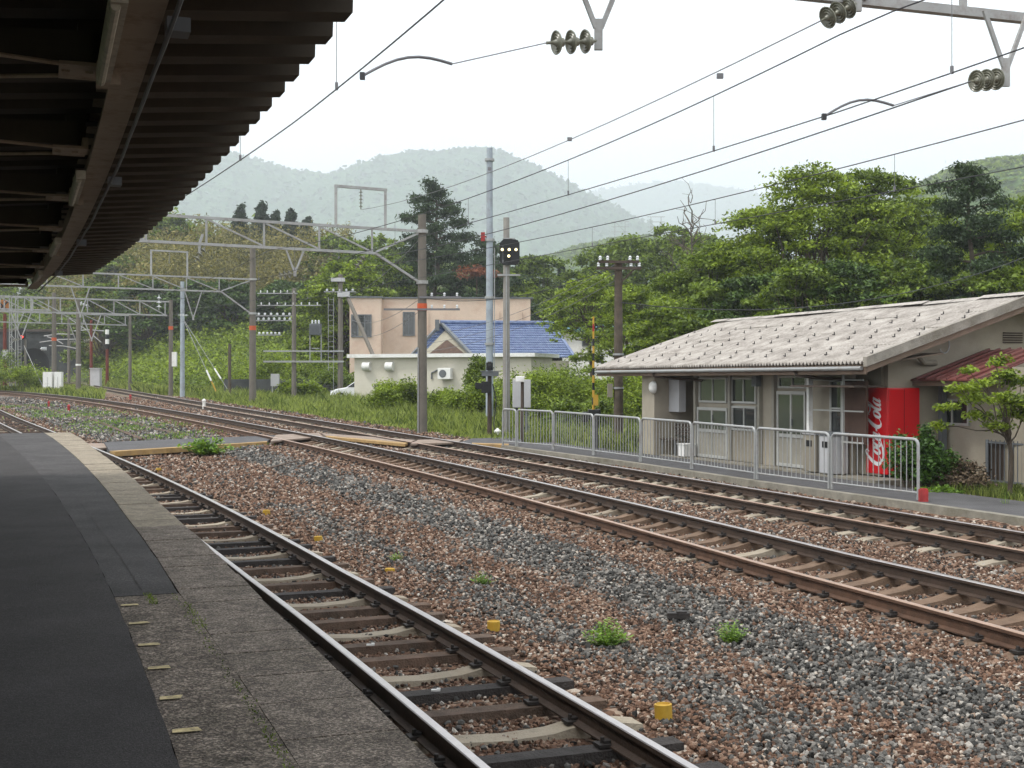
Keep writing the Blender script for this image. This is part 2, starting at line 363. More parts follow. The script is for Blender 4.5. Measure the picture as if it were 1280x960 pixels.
t.links.new(mb_.outputs['Result'], b.inputs['Base Color'])
bp = N.new('ShaderNodeBump'); bp.inputs['Strength'].default_value = .8; bp.inputs['Distance'].default_value = .04; bp.invert = True
t.links.new(vo.outputs['Distance'], bp.inputs['Height']); t.links.new(bp.outputs[0], b.inputs['Normal'])
go = mesh_obj('ground', np.c_[PP, gzv], Fg, gm, smooth=True); tag(go, kind='structure')
ca = go.data.color_attributes.new('zone', 'FLOAT_COLOR', 'POINT')
ca.data.foreach_set('color', np.c_[zg, zr, np.zeros_like(zg), np.ones_like(zg)].ravel())

# mountains and hills (real distance and size; the air fades them)
def hill(name, prof, y, depth, colr, seed, amp, nx_=220, ny_=90, sc=.006):
    rr = np.random.default_rng(seed)
    px = np.array([p[0] for p in prof]); zz = np.array([Z(p[1], y) for p in prof])
    xa = np.linspace(X(px[0], y), X(px[-1], y), nx_); ya = np.linspace(y - depth, y + depth, ny_)
    zc = np.interp(xa, X(px, y), zz)
    XX, YY = np.meshgrid(xa, ya); u = (YY - y) / depth
    prof_ = np.cos(u * math.pi / 2) ** 1.2
    nz_ = np.zeros_like(XX)
    for k in range(6):
        f = sc * 1.9 ** k; th = rr.uniform(0, 6.3); ph = rr.uniform(0, 6.3)
        nz_ += np.abs(np.sin((XX * math.cos(th) + YY * math.sin(th)) * f + ph + 1.5 * np.sin(YY * f * .7 + ph))) / 1.7 ** k
    ZZ = 20 + (zc - 20)[None, :] * prof_ + (nz_ - 1.3) * amp * (1 - prof_ ** 6) + rr.normal(0, amp * .02, XX.shape)
    idx = np.arange(nx_ * ny_).reshape(ny_, nx_)
    Fc = np.stack([idx[:-1, :-1], idx[:-1, 1:], idx[1:, 1:], idx[1:, :-1]], -1).reshape(-1, 4)
    return tag(mesh_obj(name, np.c_[XX.ravel(), YY.ravel(), ZZ.ravel()], Fc, colr, smooth=True), kind='structure')
def forest(name, c1, c2, s1, s2, dist):
    m = mat(name, c1, .95, .35, s1, col2=c2, spec=.05)
    t = m.node_tree; N = t.nodes; geo = N['Geometry'] if 'Geometry' in N else [n for n in N if n.type == 'NEW_GEOMETRY'][0]
    v = N.new('ShaderNodeTexVoronoi'); v.inputs['Scale'].default_value = s2; t.links.new(geo.outputs['Position'], v.inputs['Vector'])
    b = N.new('ShaderNodeBump'); b.invert = True; b.inputs['Strength'].default_value = 1; b.inputs['Distance'].default_value = dist
    t.links.new(v.outputs['Distance'], b.inputs['Height']); t.links.new(b.outputs[0], N['Principled BSDF'].inputs['Normal'])
    return m
fm = forest('mountain_forest', (.030, .075, .035), (.07, .13, .055), .02, .09, 6)
fn = forest('hill_forest', (.035, .075, .02), (.10, .16, .045), .05, .2, 3)
hill('mountain', [(-500, 330), (-200, 280), (100, 240), (230, 207), (262, 197), (290, 196), (330, 207), (385, 222), (425, 226), (455, 215), (490, 202), (530, 196), (560, 197), (598, 191), (625, 197), (660, 212), (700, 232), (740, 254), (790, 280), (840, 305), (900, 340), (1000, 380)], 3000, 1150, fm, 2, 46, 320, 130, .0042)
hill('mountain', [(600, 330), (690, 275), (750, 240), (800, 232), (840, 229), (890, 236), (930, 243), (980, 262), (1060, 290), (1200, 320), (1500, 330), (2200, 350)], 5600, 1200, fm, 5, 60, 200, 60, .0025)
hill('hill', [(600, 420), (640, 360), (680, 326), (720, 312), (760, 304), (800, 300), (850, 305), (920, 320), (1000, 350), (1150, 400)], 900, 260, fn, 9, 7, 200, 80, .018)
hill('hill', [(1000, 330), (1060, 290), (1100, 262), (1140, 236), (1180, 216), (1220, 206), (1260, 202), (1300, 203), (1400, 215), (1600, 250), (1900, 330)], 640, 190, fn, 12, 7, 220, 90, .022)

# platform 1 along the siding
EDGE_S = [0, 19.5, 23.4, 27.3, 37.8, 41.3, 44]; EDGE_D = [-1.57, -1.54, -1.46, -1.37, -1.04, -.86, -.80]
def edge_d(s): return np.interp(s, EDGE_S, EDGE_D)
def lineB(s): return np.interp(s, [0, 20, 24.9, 30.8, 41.6, 44], [-2.07, -2.05, -1.93, -1.76, -1.44, -1.4])
def strip(name, Ln, s0, s1, da, db, z, m, thick=0, step=.4, parent=None, kind=None, jit=0):
    S = np.linspace(s0, s1, max(2, int((s1 - s0) / step) + 1)); n = len(S)
    fa = da(S) if callable(da) else np.full(n, da); fb = db(S) if callable(db) else np.full(n, db)
    if jit: q = np.random.default_rng(1); fa = fa + q.normal(0, jit, n); fb = fb + q.normal(0, jit, n)
    A = Ln.p(S, fa, z); B = Ln.p(S, fb, z)
    V = np.r_[A, B]; Fc = [(i, n + i, n + i + 1, i + 1) for i in range(n - 1)]
    if thick:
        V = np.r_[V, A - [0, 0, thick], B - [0, 0, thick]]
        Fc += [(n + i, 3 * n + i, 3 * n + i + 1, n + i + 1) for i in range(n - 1)] + [(i + 1, 2 * n + i + 1, 2 * n + i, i) for i in range(n - 1)]
        Fc += [(0, 2 * n, 3 * n, n), (n - 1, 2 * n - 1, 4 * n - 1, 3 * n - 1), ]
        Fc += [(2 * n + i + 1, 3 * n + i + 1, 3 * n + i, 2 * n + i) for i in range(n - 1)]
    o = mesh_obj(name, V, Fc, m, parent); 
    if kind: tag(o, kind=kind)
    return o
ZP = .75
strip('platform', L1, 1, 44, -14, lambda s: edge_d(s) - .05, ZP - .022, M['pwall'], 1.1, kind='structure')
strip('platform_asphalt', L1, 1, 44.0, -14, -2.486, ZP + .003, M['asph'], .025, .25, kind='structure', jit=.003)
strip('platform_asphalt_patch', L1, 20.0, 44.0, -2.484, lambda s: lineB(s) - .002, ZP, M['asph2'], .022, .25, kind='structure', jit=.004)
strip('platform_worn_strip', L1, 1, 19.99, -2.484, lambda s: lineB(s) + .005, ZP - .003, M['agg'], .019, .25, kind='structure', jit=.003)
s_ = 1.0; k = 0; rs = random.Random(8)
while s_ < 44:
    ln = rs.uniform(.56, .64); lt = s_ > 24.1
    s2 = min(s_ + ln, 44)
    o = strip('coping_stone', L1, s_ + .007, s2 - .007, lambda s: lineB(s) + .008, lambda s: edge_d(s) + rs.uniform(-.006, .006), ZP - .002 + rs.uniform(-.004, .003), M['copel'] if lt else M['coping'], .16, .3, kind='structure')
    s_ = s2
ym = MB()
for s0 in (19.6, 18.9, 18.2, 17.6, 16.9, 16.3, 15.6, 15.0, 14.3, 13.6, 12.9):
    c = L1.p(s0 + rs.uniform(-.02, .02), -2.41, ZP + .003); tn = L1.tan(s0); nr = np.array([tn[1], -tn[0]])
    q = [c[:2] + nr * a + tn * b_ for a, b_ in ((-.06, -.03), (.05 + rs.uniform(-.02, .02), -.034), (.052, .032), (-.055, .028))]
    ym.add([(p[0], p[1], c[2] + .002) for p in q], [(0, 1, 2, 3)])
tag(ym.build('platform_marking', M['yellow']), kind='structure')

cr = MB(); rq = random.Random(3)
for s0_, s1_, dd in ((20.2, 36, -2.28),):
    pts = []; s_ = s0_; d_ = dd
    while s_ < s1_:
        pts.append((s_, d_)); s_ += rq.uniform(.1, .3); d_ = dd + rq.uniform(-.008, .008)
    for (a, b_), (c_, e_) in zip(pts[:-1], pts[1:]):
        w0 = rq.uniform(.002, .004); P4 = [L1.p(a, b_ - w0, ZP + .0045), L1.p(a, b_ + w0, ZP + .0045), L1.p(c_, e_ + w0, ZP + .0045), L1.p(c_, e_ - w0, ZP + .0045)]; cr.add(P4, [(0, 1, 2, 3)])
tag(cr.build('platform_crack', M['woodb']), kind='structure')
# path on the far side, kerb, foot crossing
S_of3 = lambda y: L3.s_at_y(y)
sA, sB = 3.0, S_of3(37.2)
def pk(s): return np.interp(s, [0, 24, 30, 36, 41, 60], [2.25, 2.2, 1.9, 1.88, 1.55, 1.5])
strip('kerb', L3, sA, sB, lambda s: pk(s) - .02, lambda s: pk(s) + .16, .085, M['kerb'], .3, kind='structure', jit=.004)
strip('path', L3, sA, sB, lambda s: pk(s) + .163, lambda s: pk(s) + 1.95, .08, M['path'], .3, kind='structure', jit=.003)
def poly_slab(name, pts, z, th, m, kind='structure', parent=None):
    P = [at(px, py, z) for px, py in pts]
    V = [(x, y, z + float(g(y))) for x, y in P]
    b = MB(); b.prism([(x, y, zz - th) for x, y, zz in V], (0, 0, th)); o = b.build(name, m, parent)
    if kind: tag(o, kind=kind)
    return o
poly_slab('walkway', [(137, 563.5), (334, 551.3), (345, 544), (130, 552.5)], .02, .25, M['path'])
poly_slab('walkway_edge', [(143, 564.4), (334, 552.3), (334, 551.4), (137, 563.6)], .024, .14, M['orangeedge'])
poly_slab('crossing_board', [(84, 558.5), (102, 561), (140, 559), (133, 554), (92, 554)], -.02, .06, M['board'])
for k in range(3):
    f0, f1 = k / 3 + .01, (k + 1) / 3 - .01; q0 = lambda f: (338 + 14 * 0 + (400 - 338) * 0 + f * 7, 551.4 - f * 8.0); q1 = lambda f: (404 - f * 6, 545.6 - f * 4.8)
    poly_slab('crossing_board', [q0(f0), q1(f0), q1(f1), q0(f1)], .09 , .05, M['board'])
for k in range(3):
    f0, f1 = k / 3 + .01, (k + 1) / 3 - .01; q0 = lambda f: (409 - f * 7, 545.8 - f * 4.4); q1 = lambda f: (506 + f * 14, 555.0 - f * 5.2)
    poly_slab('crossing_board', [q0(f0), q1(f0), q1(f1), q0(f1)], .075, .08, M['orangeedge' if k == 0 else 'board'])
for k in range(3):
    f0, f1 = k / 3 + .01, (k + 1) / 3 - .01; q0 = lambda f: (513 + f * 10, 554.8 - f * 5.3); q1 = lambda f: (571 + f * 8, 553.0 - f * 4.2)
    poly_slab('crossing_board', [q0(f0), q1(f0), q1(f1), q0(f1)], .105, .05, M['board'])
poly_slab('walkway', [(574, 553.2), (652, 556), (652, 546), (590, 548)], .09, .2, M['path'])
poly_slab('walkway_edge', [(590, 554.6), (636, 556.0), (636, 554.6), (590, 553.4)], .094, .1, M['orangeedge'])

# ------------------------------------------------------------------ railway tracks
def rail_profile(): return [(-.063, 0), (.063, 0), (.063, .012), (.012, .028), (.010, .105), (.034, .118), (.034, .146), (.028, .153), (-.028, .153), (-.034, .146), (-.034, .118), (-.010, .105), (-.012, .028), (-.063, .012)]
def rail(Ln, s0, s1, d, zt, parent, top, side):
    S = np.arange(s0, s1, .6); pr = rail_profile(); n = len(pr); V = []
    for s in S:
        for a, h in pr: V.append(Ln.p(s, d + a, zt - .153 + h))
    Fc = []; mi = []
    for i in range(len(S) - 1):
        for k in range(n):
            Fc.append((i * n + k, i * n + (k + 1) % n, (i + 1) * n + (k + 1) % n, (i + 1) * n + k)); mi.append(1 if k in (6, 7, 8) else 0)
    Fc.append(tuple(range(n))); mi.append(0)
    o = mesh_obj('rail', np.array(V), Fc, [side, top], parent)
    o.data.polygons.foreach_set('material_index', np.array(mi)); return o
def sleeper_shape(kind, w_, ln):
    if kind == 'concrete':
        xs_ = [-1, -.86, -.62, -.50, -.32, 0, .32, .50, .62, .86, 1]; hs = [-.03, -.008, 0, 0, -.035, -.05, -.035, 0, 0, -.008, -.03]
    else: xs_ = [-1, 0, 1]; hs = [0, 0, 0]
    return [x * ln / 2 for x in xs_], hs
def make_track(name, Ln, s0, s1, zl, zr, label, spacing, kinds, top, side, seed, nind, ntop=None):
    c = Ln.p(s0, 0, 0)
    root = empty(name, c, label, 'railway track')
    rail(Ln, s0, s1, -.566, zl, root, top[0], side[0]); rail(Ln, s0, s1, .566, zr, root, top[1], side[1])
    rr = random.Random(seed); s = s0 + .3; i = 0; rest = MB(); restc = MB()
    vis = max(s0, Ln.s_at_y(6.5))
    cnt = 0; tone = None; restm = None
    while s < s1 - .3:
        kind, m = kinds(i, rr); w_ = .24 if kind == 'concrete' else .2; ln = 2.0 if kind == 'concrete' else rr.uniform(2.0, 2.15)
        tn = Ln.tan(s); nr = np.array([tn[1], -tn[0]]); ang = rr.uniform(-.02, .02)
        nr = np.array([nr[0] * math.cos(ang) - nr[1] * math.sin(ang), nr[0] * math.sin(ang) + nr[1] * math.cos(ang)]); tn2 = np.array([-nr[1], nr[0]])
        ctr = Ln.p(s, rr.uniform(-.03, .03), 0); zs = lambda a: (zl + (zr - zl) * (a + .566) / 1.132) - .155
        xs_, hs = sleeper_shape(kind, w_, ln); V = []
        sag = rr.uniform(-.008, .0)
        for a, h in zip(xs_, hs):
            wt = w_ * .42; wb = w_ * .5
            for off_, dz in ((-wt, 0), (wt, 0), (wb, -.16), (-wb, -.16)):
                p = ctr[:2] + nr * a + tn2 * off_; V.append((p[0], p[1], ctr[2] + zs(a) + h + sag * (kind != 'concrete') + dz))
        n = len(xs_)
        Fc = [(i_ * 4 + k_, i_ * 4 + (k_ + 1) % 4, i_ * 4 + 4 + (k_ + 1) % 4, i_ * 4 + 4 + k_) for i_ in range(n - 1) for k_ in range(4)] + [(3, 2, 1, 0), ((n - 1) * 4, (n - 1) * 4 + 1, (n - 1) * 4 + 2, (n - 1) * 4 + 3)]
        det = ctr[1] < 40
        def fast(b, dd, zt_):
            for sd in (-1, 1):
                a = dd + sd * .085
                p = ctr[:2] + nr * a; zc = ctr[2] + zt_ - .153
                A = (Vector((*nr, 0)), Vector((*tn2, 0)), Vector((0, 0, 1)))
                b.box((p[0], p[1], zc + .012), (.085, .11, .022), A)
                if det:
                    b.tube((p[0], p[1], zc + .02), (p[0], p[1], zc + .062), .017, .015, 6)
                    q = ctr[:2] + nr * (dd + sd * .06); b.box((q[0], q[1], zc + .033), (.05, .06, .018), A)
        if s >= vis - 1 and cnt < nind:
            so_ = mesh_obj('sleeper', np.array(V), Fc, m, root)
            for dd, zt_ in ((-.566, zl), (.566, zr)):
                b_ = MB(); fast(b_, dd, zt_); b_.build('rail_fastening', M['clip'], so_)
            cnt += 1
        else:
            rest.add(V, Fc)
            if ctr[1] < 120:
                for dd, zt_ in ((-.566, zl), (.566, zr)): fast(restc, dd, zt_)
            restm = m
        s += spacing * rr.uniform(.95, 1.05); i += 1
    if rest.v: tag(rest.build('distant_sleepers', restm, root), kind='stuff')
    if restc.v: tag(restc.build('distant_fastenings', M['clip'], root), kind='stuff')
    return root
def k1(i, rr):
    if i % 3 == 0: return 'concrete', M['conc']
    return ('wood', M['woodb']) if rr.random() < .35 else ('wood', M['wood'])
def k2(i, rr): return ('concrete', M['conc']) if rr.random() < .03 else ('concrete', M['slpbrown'])
def k3(i, rr): return ('concrete', M['conc']) if rr.random() < .6 else ('concrete', M['slpbrown'])
make_track('railway_track', L1, 2, L1.S[-1], 0, 0, 'rusty siding track directly beside the platform edge, with mixed pale concrete and dark wooden sleepers', .62, k1, (M['railtop'],) * 2, (M['rustdark'],) * 2, 1, 95)
make_track('railway_track', L2, 2, L2.S[-1], .10, .175, 'middle main line track with shiny rail heads and brown dusty sleepers', .6, k2, (M['railrust'], M['railtop']), (M['rust'], M['rustdark']), 2, 95)
make_track('railway_track', L3, 2, L3.S[-1], .115, .15, 'far main line track with dark rails and pale sleepers next to the grey railing', .6, k3, (M['railrust'], M['railtop']), (M['rustdark'],) * 2, 3, 95)
# old buried stub siding between the siding and the main line
for k, (pa, pb) in enumerate((([(0, 503), (60, 512), (110, 522), (178, 549)], 'a'), ([(115, 517), (150, 525), (215, 541), (262, 547)], 'b'))):
    b = MB(); pts = [at(px, py, -.12) for px, py in pa]; b.poly([(x, y, -.13 + float(g(y))) for x, y in pts], .06, 4)
    tag(b.build('old_rail', M['wood']), ('long half buried old rail running from the left edge to the foot crossing', 'short half buried old rail in weeds nearer the middle track')[k], 'old rail', 'old rails sunk in the ballast')
# ballast stones
def stones(name, n, sel, size, cols, seed, zlift=.0):
    q = np.random.default_rng(seed)
    P, dd1, dd2, dd3 = sel(q, n)
    n = len(P)
    phi = (1 + 5 ** .5) / 2
    iv = np.array([(-1, phi, 0), (1, phi, 0), (-1, -phi, 0), (1, -phi, 0), (0, -1, phi), (0, 1, phi), (0, -1, -phi), (0, 1, -phi), (phi, 0, -1), (phi, 0, 1), (-phi, 0, -1), (-phi, 0, 1)]) / 1.9
    ifc = np.array([(0, 11, 5), (0, 5, 1), (0, 1, 7), (0, 7, 10), (0, 10, 11), (1, 5, 9), (5, 11, 4), (11, 10, 2), (10, 7, 6), (7, 1, 8), (3, 9, 4), (3, 4, 2), (3, 2, 6), (3, 6, 8), (3, 8, 9), (4, 9, 5), (2, 4, 11), (6, 2, 10), (8, 6, 7), (9, 8, 1)])
    V = iv[None] * q.uniform(.62, 1.25, (n, 12, 1)) * q.uniform(.55, 1.15, (n, 1, 3))
    a = q.uniform(0, 6.283, (n, 3)); c, s = np.cos(a), np.sin(a)
    Rz = np.zeros((n, 3, 3)); Rz[:, 0, 0] = c[:, 0]; Rz[:, 0, 1] = -s[:, 0]; Rz[:, 1, 0] = s[:, 0]; Rz[:, 1, 1] = c[:, 0]; Rz[:, 2, 2] = 1
    Rx = np.zeros((n, 3, 3)); Rx[:, 0, 0] = 1; Rx[:, 1, 1] = c[:, 1]; Rx[:, 1, 2] = -s[:, 1]; Rx[:, 2, 1] = s[:, 1]; Rx[:, 2, 2] = c[:, 1]
    V = np.einsum('nij,nkj->nki', Rz @ Rx, V)
    sz = size(P, q)
    V = V * (sz / 2)[:, None, None]
    V[:, :, :2] += P[:, None, :]; V[:, :, 2] += (ground(P[:, 0], P[:, 1], dd2, dd3) + sz * .18 + zlift)[:, None]
    Fc = (ifc[None] + 12 * np.arange(n)[:, None, None]).reshape(-1, 3)
    m = bpy.data.materials.new(name); m.use_nodes = True; t = m.node_tree; b = t.nodes['Principled BSDF']; b.inputs['Roughness'].default_value = .85; b.inputs['Specular IOR Level'].default_value = .25
    ge = t.nodes.new('ShaderNodeNewGeometry'); r = t.nodes.new('ShaderNodeValToRGB'); r.color_ramp.elements.remove(r.color_ramp.elements[1])
    for i, (p_, c_) in enumerate(cols):
        e = r.color_ramp.elements[0] if i == 0 else r.color_ramp.elements.new(p_)
        e.position = p_; e.color = c_ + (1,)
    nn = t.nodes.new('ShaderNodeTexNoise'); nn.inputs['Scale'].default_value = 60; nn.inputs['Detail'].default_value = 3
    t.links.new(ge.outputs['Position'], nn.inputs['Vector'])
    ad = t.nodes.new('ShaderNodeMath'); ad.operation = 'MULTIPLY_ADD'; ad.inputs[1].default_value = .3; ad.inputs[2].default_value = 0
    sb = t.nodes.new('ShaderNodeMath'); sb.operation = 'ADD'
    t.links.new(nn.outputs['Fac'], ad.inputs[0]); t.links.new(ad.outputs[0], sb.inputs[0])
    s2_ = t.nodes.new('ShaderNodeMath'); s2_.operation = 'SUBTRACT'; s2_.inputs[1].default_value = .15
    t.links.new(ge.outputs['Random Per Island'], s2_.inputs[0]); t.links.new(s2_.outputs[0], sb.inputs[1])
    t.links.new(sb.outputs[0], r.inputs[0]); t.links.new(r.outputs[0], b.inputs['Base Color'])
    return tag(mesh_obj(name, V.reshape(-1, 3), Fc, m), kind='stuff')
def sampler(want):
    def sel(q, n):
        # density falls with distance, inside the visible fan widened a little to each side
        y = 5.5 * np.exp(q.uniform(0, 1, n * 3) ** .85 * math.log(95 / 5.5)); u = q.uniform(-.52, .52, n * 3); x = u * y
        P = np.c_[x, y]; d1 = off(P, T1); k = (d1 > -1.35); P = P[k]; d1 = d1[k]; d2 = off(P, T2); d3 = off(P, T3)
        k = (d3 < 1.95) | ((d3 < 2.5) & (P[:, 1] > 36)); P, d1, d2, d3 = P[k], d1[k], d2[k], d3[k]
        k = np.ones(len(P), bool)
        for dd in (d1, d2, d3): k &= np.abs(np.abs(dd) - .566) > .05
        P, d1, d2, d3 = P[k], d1[k], d2[k], d3[k]
        grey, gr = zones(P, d1, d2, d3); r = q.uniform(0, 1, len(P))
        k = (r < grey * .86 + .12) if want == 'grey' else (r > grey * .84)
        # keep sleepers mostly bare
        ins = np.minimum(np.minimum(np.abs(d1), np.abs(d2)), np.abs(d3)) < 1.05
        k &= (~ins) | (q.uniform(0, 1, len(P)) < np.where(np.abs(d1) < 1.05, np.where(P[:, 1] > 13, .8, .6), .95))
        P, d1, d2, d3 = P[k][:n], d1[k][:n], d2[k][:n], d3[k][:n]
        return P, d1, d2, d3
    return sel
size = lambda P, q: q.uniform(.028, .055, len(P)) * (1 + np.clip((P[:, 1] - 14) / 22, 0, 2.2))
def size_(P, q):
    s = size(P, q); ins = np.minimum(np.minimum(np.abs(off(P, T1)), np.abs(off(P, T2))), np.abs(off(P, T3))) < 1.05
    return np.where(ins, s * .85, s)
stones('brown_ballast', 135000, sampler('brown'), size_, BROWN, 11)
stones('grey_ballast', 80000, sampler('grey'), lambda P, q: size(P, q) * 1.1, GREY, 12, .008)

# ------------------------------------------------------------------ foliage builders
def leafgeo(C, sz, q, up=.6, asp=.55):
    n = len(C); nrm = q.normal(0, 1, (n, 3)); nrm[:, 2] = np.abs(nrm[:, 2]) * 1 + up; nrm /= np.linalg.norm(nrm, axis=1)[:, None]
    r = q.normal(0, 1, (n, 3)); t_ = np.cross(nrm, r); t_ /= np.linalg.norm(t_, axis=1)[:, None] + 1e-9; b_ = np.cross(nrm, t_)
    sz = np.asarray(sz) * np.ones(n); l = (sz * .5)[:, None]; w_ = l * asp
    V = np.stack([C - t_ * l, C + b_ * w_ + t_ * l * .1, C + t_ * l, C - b_ * w_ + t_ * l * .1], 1)
    V[:, 2, 2] -= sz * .12
    return V.reshape(-1, 3), np.arange(4 * n).reshape(n, 4)
def sph(q, n):
    v = q.normal(0, 1, (n, 3)); return v / np.linalg.norm(v, axis=1)[:, None]
def cloud(blobs, n, q, per=22, spread=.32, flat=.45, shell=.55):
    B = np.array(blobs, float); wgt = (B[:, 3] * B[:, 4] * B[:, 5]) ** (2 / 3); wgt /= wgt.sum()
    nc = max(1, n // per); k = q.choice(len(B), nc, p=wgt); r = q.uniform(shell ** 3, 1, nc) ** (1 / 3)
    d = sph(q, nc); d[:, 2] = np.where(d[:, 2] < -.3, -d[:, 2] * .6, d[:, 2])
    cc = B[k, :3] + d * r[:, None] * B[k, 3:]
    C = np.repeat(cc, per, 0); e = q.normal(0, 1, (len(C), 3)) * spread; e[:, 2] *= flat
    return C + e
def limb(b, p0, p1, r0, r1, q, n=5, wob=.12):
    p0 = np.array(p0, float); p1 = np.array(p1, float); ln = np.linalg.norm(p1 - p0); pts = []
    for i in range(n + 1):
        t_ = i / n; p = p0 + (p1 - p0) * t_; p = p + q.normal(0, wob * ln / n, 3) * (0 < i < n); p[2] += .12 * ln * math.sin(t_ * math.pi) * .4; pts.append(p)
    b.poly([tuple(p) for p in pts], [r0 + (r1 - r0) * i / n for i in range(n + 1)], 6)
    return pts
def broadleaf(loc, h, r, seed, gm_, label, n=16000, leaf=.2, trunk=.12, low=.25, cat='tree', group=None, name='broadleaf_tree', nb=16, per=22):
    q = np.random.default_rng(seed); root = empty(name, (0, 0, 0), label, cat, group); b = MB()
    th = h * (low + .12); limb(b, (0, 0, -.3), (q.normal(0, .1), q.normal(0, .1), th), trunk * 1.2, trunk * .8, q, 4, .08)
    blobs = []
    nb = int(nb * 2.2)
    for i in range(nb):
        a = i * 2.4 + q.uniform(-.4, .4); hh = low + (1 - low) * ((i + .5) / nb) ** .8
        rad = r * math.sin(math.pi * min(.97, .25 + .72 * (hh - low) / (1 - low))) ** .7 * q.uniform(.5, 1.0)
        br = r * q.uniform(.17, .34)
        c = (math.cos(a) * rad, math.sin(a) * rad, h * (hh * q.uniform(.93, 1.03)) - br * .5)
        blobs.append((*c, br * 1.35, br * 1.35, br * .66)); limb(b, (0, 0, th * q.uniform(.7, 1)), c, trunk * .45, trunk * .12, q, 5, .18)
    V, Fc = leafgeo(cloud(blobs, n, q, per, r * .06, .4), q.uniform(.7, 1.25, (n // per) * per) * leaf, q)
    b.build('trunk', M['bark'], root); mesh_obj('crown', V, Fc, GR[gm_], root)
    root.location = loc; return root
def pine(loc, h, r, seed, label, group=None, n=22000, leaf=.26, lean=0., bare=.3, mm='pine', name='pine_tree'):
    q = np.random.default_rng(seed); root = empty(name, (0, 0, 0), label, 'pine tree', group); b = MB()
    tp = limb(b, (0, 0, -.3), (lean, 0, h * .97), h * .018, h * .004, q, 9, .1); tp = np.array(tp)
    blobs = []; nb = 34
    for i in range(nb):
        t_ = bare + (1 - bare) * (i + .5) / nb; z = h * t_; base = np.array([np.interp(z, tp[:, 2], tp[:, k_]) for k_ in (0, 1)] + [z])
        a = i * 2.4 + q.uniform(-.5, .5); ln = r * (1.08 - t_) ** .75 * q.uniform(.55, 1.15) * (1.1 if t_ > bare + .1 else .8) / (1.08 - bare) ** .75
        c = base + np.array([math.cos(a) * ln, math.sin(a) * ln, ln * q.uniform(-.02, .3)]); limb(b, base, c, h * .006, h * .0015, q, 4, .12)
        for f_ in (.5, .8, 1.05):
            p = base + (c - base) * f_; br = max(.28, r * .17 * q.uniform(.8, 1.3)) * (.6 + .5 * f_) * (1.1 - .5 * t_)
            blobs.append((*p, br * 1.2, br * 1.2, br * .5))
    blobs.append((lean, 0, h * .98, .3, .3, .5))
    V, Fc = leafgeo(cloud(blobs, n, q, 18, r * .055, .7, .2), q.uniform(.7, 1.25, (n // 18) * 18) * leaf, q, .1, .3)
    b.build('trunk', M['bark'], root); mesh_obj('crown', V, Fc, GR[mm], root); root.location = loc; return root
def cedar(loc, h, r, seed, label, group=None, n=12000, leaf=.4):
    q = np.random.default_rng(seed); root = empty('cedar_tree', (0, 0, 0), label, 'cedar tree', group); b = MB(); b.tube((0, 0, -.3), (0, 0, h * .95), r * .1, .03, 6)
    blobs = []
    for i in range(38):
        t_ = .22 + .78 * (i / 38); rr_ = r * (1.02 - t_) ** .6 * q.uniform(.6, 1.1); a = i * 2.4
        blobs.append((math.cos(a) * rr_ * .6, math.sin(a) * rr_ * .6, h * t_, max(.3, rr_ * .55), max(.3, rr_ * .55), h * .05))
    V, Fc = leafgeo(cloud(blobs, n, q, 20, r * .07, 1.), q.uniform(.7, 1.25, (n // 20) * 20) * leaf, q, .1, .45)
    b.build('trunk', M['bark'], root); mesh_obj('crown', V, Fc, GR['cedar'], root); root.location = loc; return root
def bush(loc, rx, ry, rz, seed, gm_, label, n=5000, leaf=.12, group=None, name='bush', cat='bush'):
    q = np.random.default_rng(seed); root = empty(name, (0, 0, 0), label, cat, group); b = MB(); bl = []
    for i in range(11):
        a = q.uniform(0, 6.28); u = q.uniform(0, .75) ** .5; hh = q.uniform(.3, .8) * (1.1 - .5 * u); br = q.uniform(.26, .42)
        c = (math.cos(a) * u * rx, math.sin(a) * u * ry, hh * rz); bl.append((*c, br * rx, br * ry, br * rz)); limb(b, (c[0] * .3, c[1] * .3, -.1), c, .02, .006, q, 3, .2)
    V, Fc = leafgeo(cloud(bl, n, q, 14, min(rx, rz) * .1, .7, .4), q.uniform(.7, 1.25, (n // 14) * 14) * leaf, q)
    b.build('stems', M['bark'], root); mesh_obj('foliage', V, Fc, GR[gm_], root); root.location = loc; return root
def weed(loc, r, h, seed, label, group, n=70, gm_='weed'):
    q = np.random.default_rng(seed); V = []; Fc = []
    for i in range(n):
        a = q.uniform(0, 6.28); ln = h * q.uniform(.5, 1.1); tilt = q.uniform(.1, 1.0); c0 = np.array([math.cos(a + 1) * r * .3 * q.uniform(0, 1), math.sin(a + 1) * r * .3 * q.uniform(0, 1), 0])
        tip = c0 + np.array([math.cos(a) * r * tilt, math.sin(a) * r * tilt, ln * (1.1 - .6 * tilt)])
        for f_ in np.linspace(.35, 1, 6):
            p = c0 + (tip - c0) * f_; d = sph(q, 1)[0]; d[2] = abs(d[2]) * .5; l = r * q.uniform(.2, .36); s_ = np.cross(d, [0, 0, 1.]); s_ /= np.linalg.norm(s_) + 1e-6; k_ = len(V)
            V += [p, p + d * l * .5 + s_ * l * .2, p + d * l, p + d * l * .5 - s_ * l * .2]; Fc.append((k_, k_ + 1, k_ + 2, k_ + 3))
        k_ = len(V); V += [c0, c0 + [.006, 0, 0], tip]; Fc.append((k_, k_ + 1, k_ + 2))
    o = mesh_obj('weed', np.array(V) + np.array(loc), Fc, GR[gm_]); return tag(o, label, 'weed', group)
def mass(name, pts, sz, seed, gm_, up=.5, asp=.55):
    V, Fc = leafgeo(pts, sz, np.random.default_rng(seed), up, asp); return tag(mesh_obj(name, V, Fc, GR[gm_]), kind='stuff')
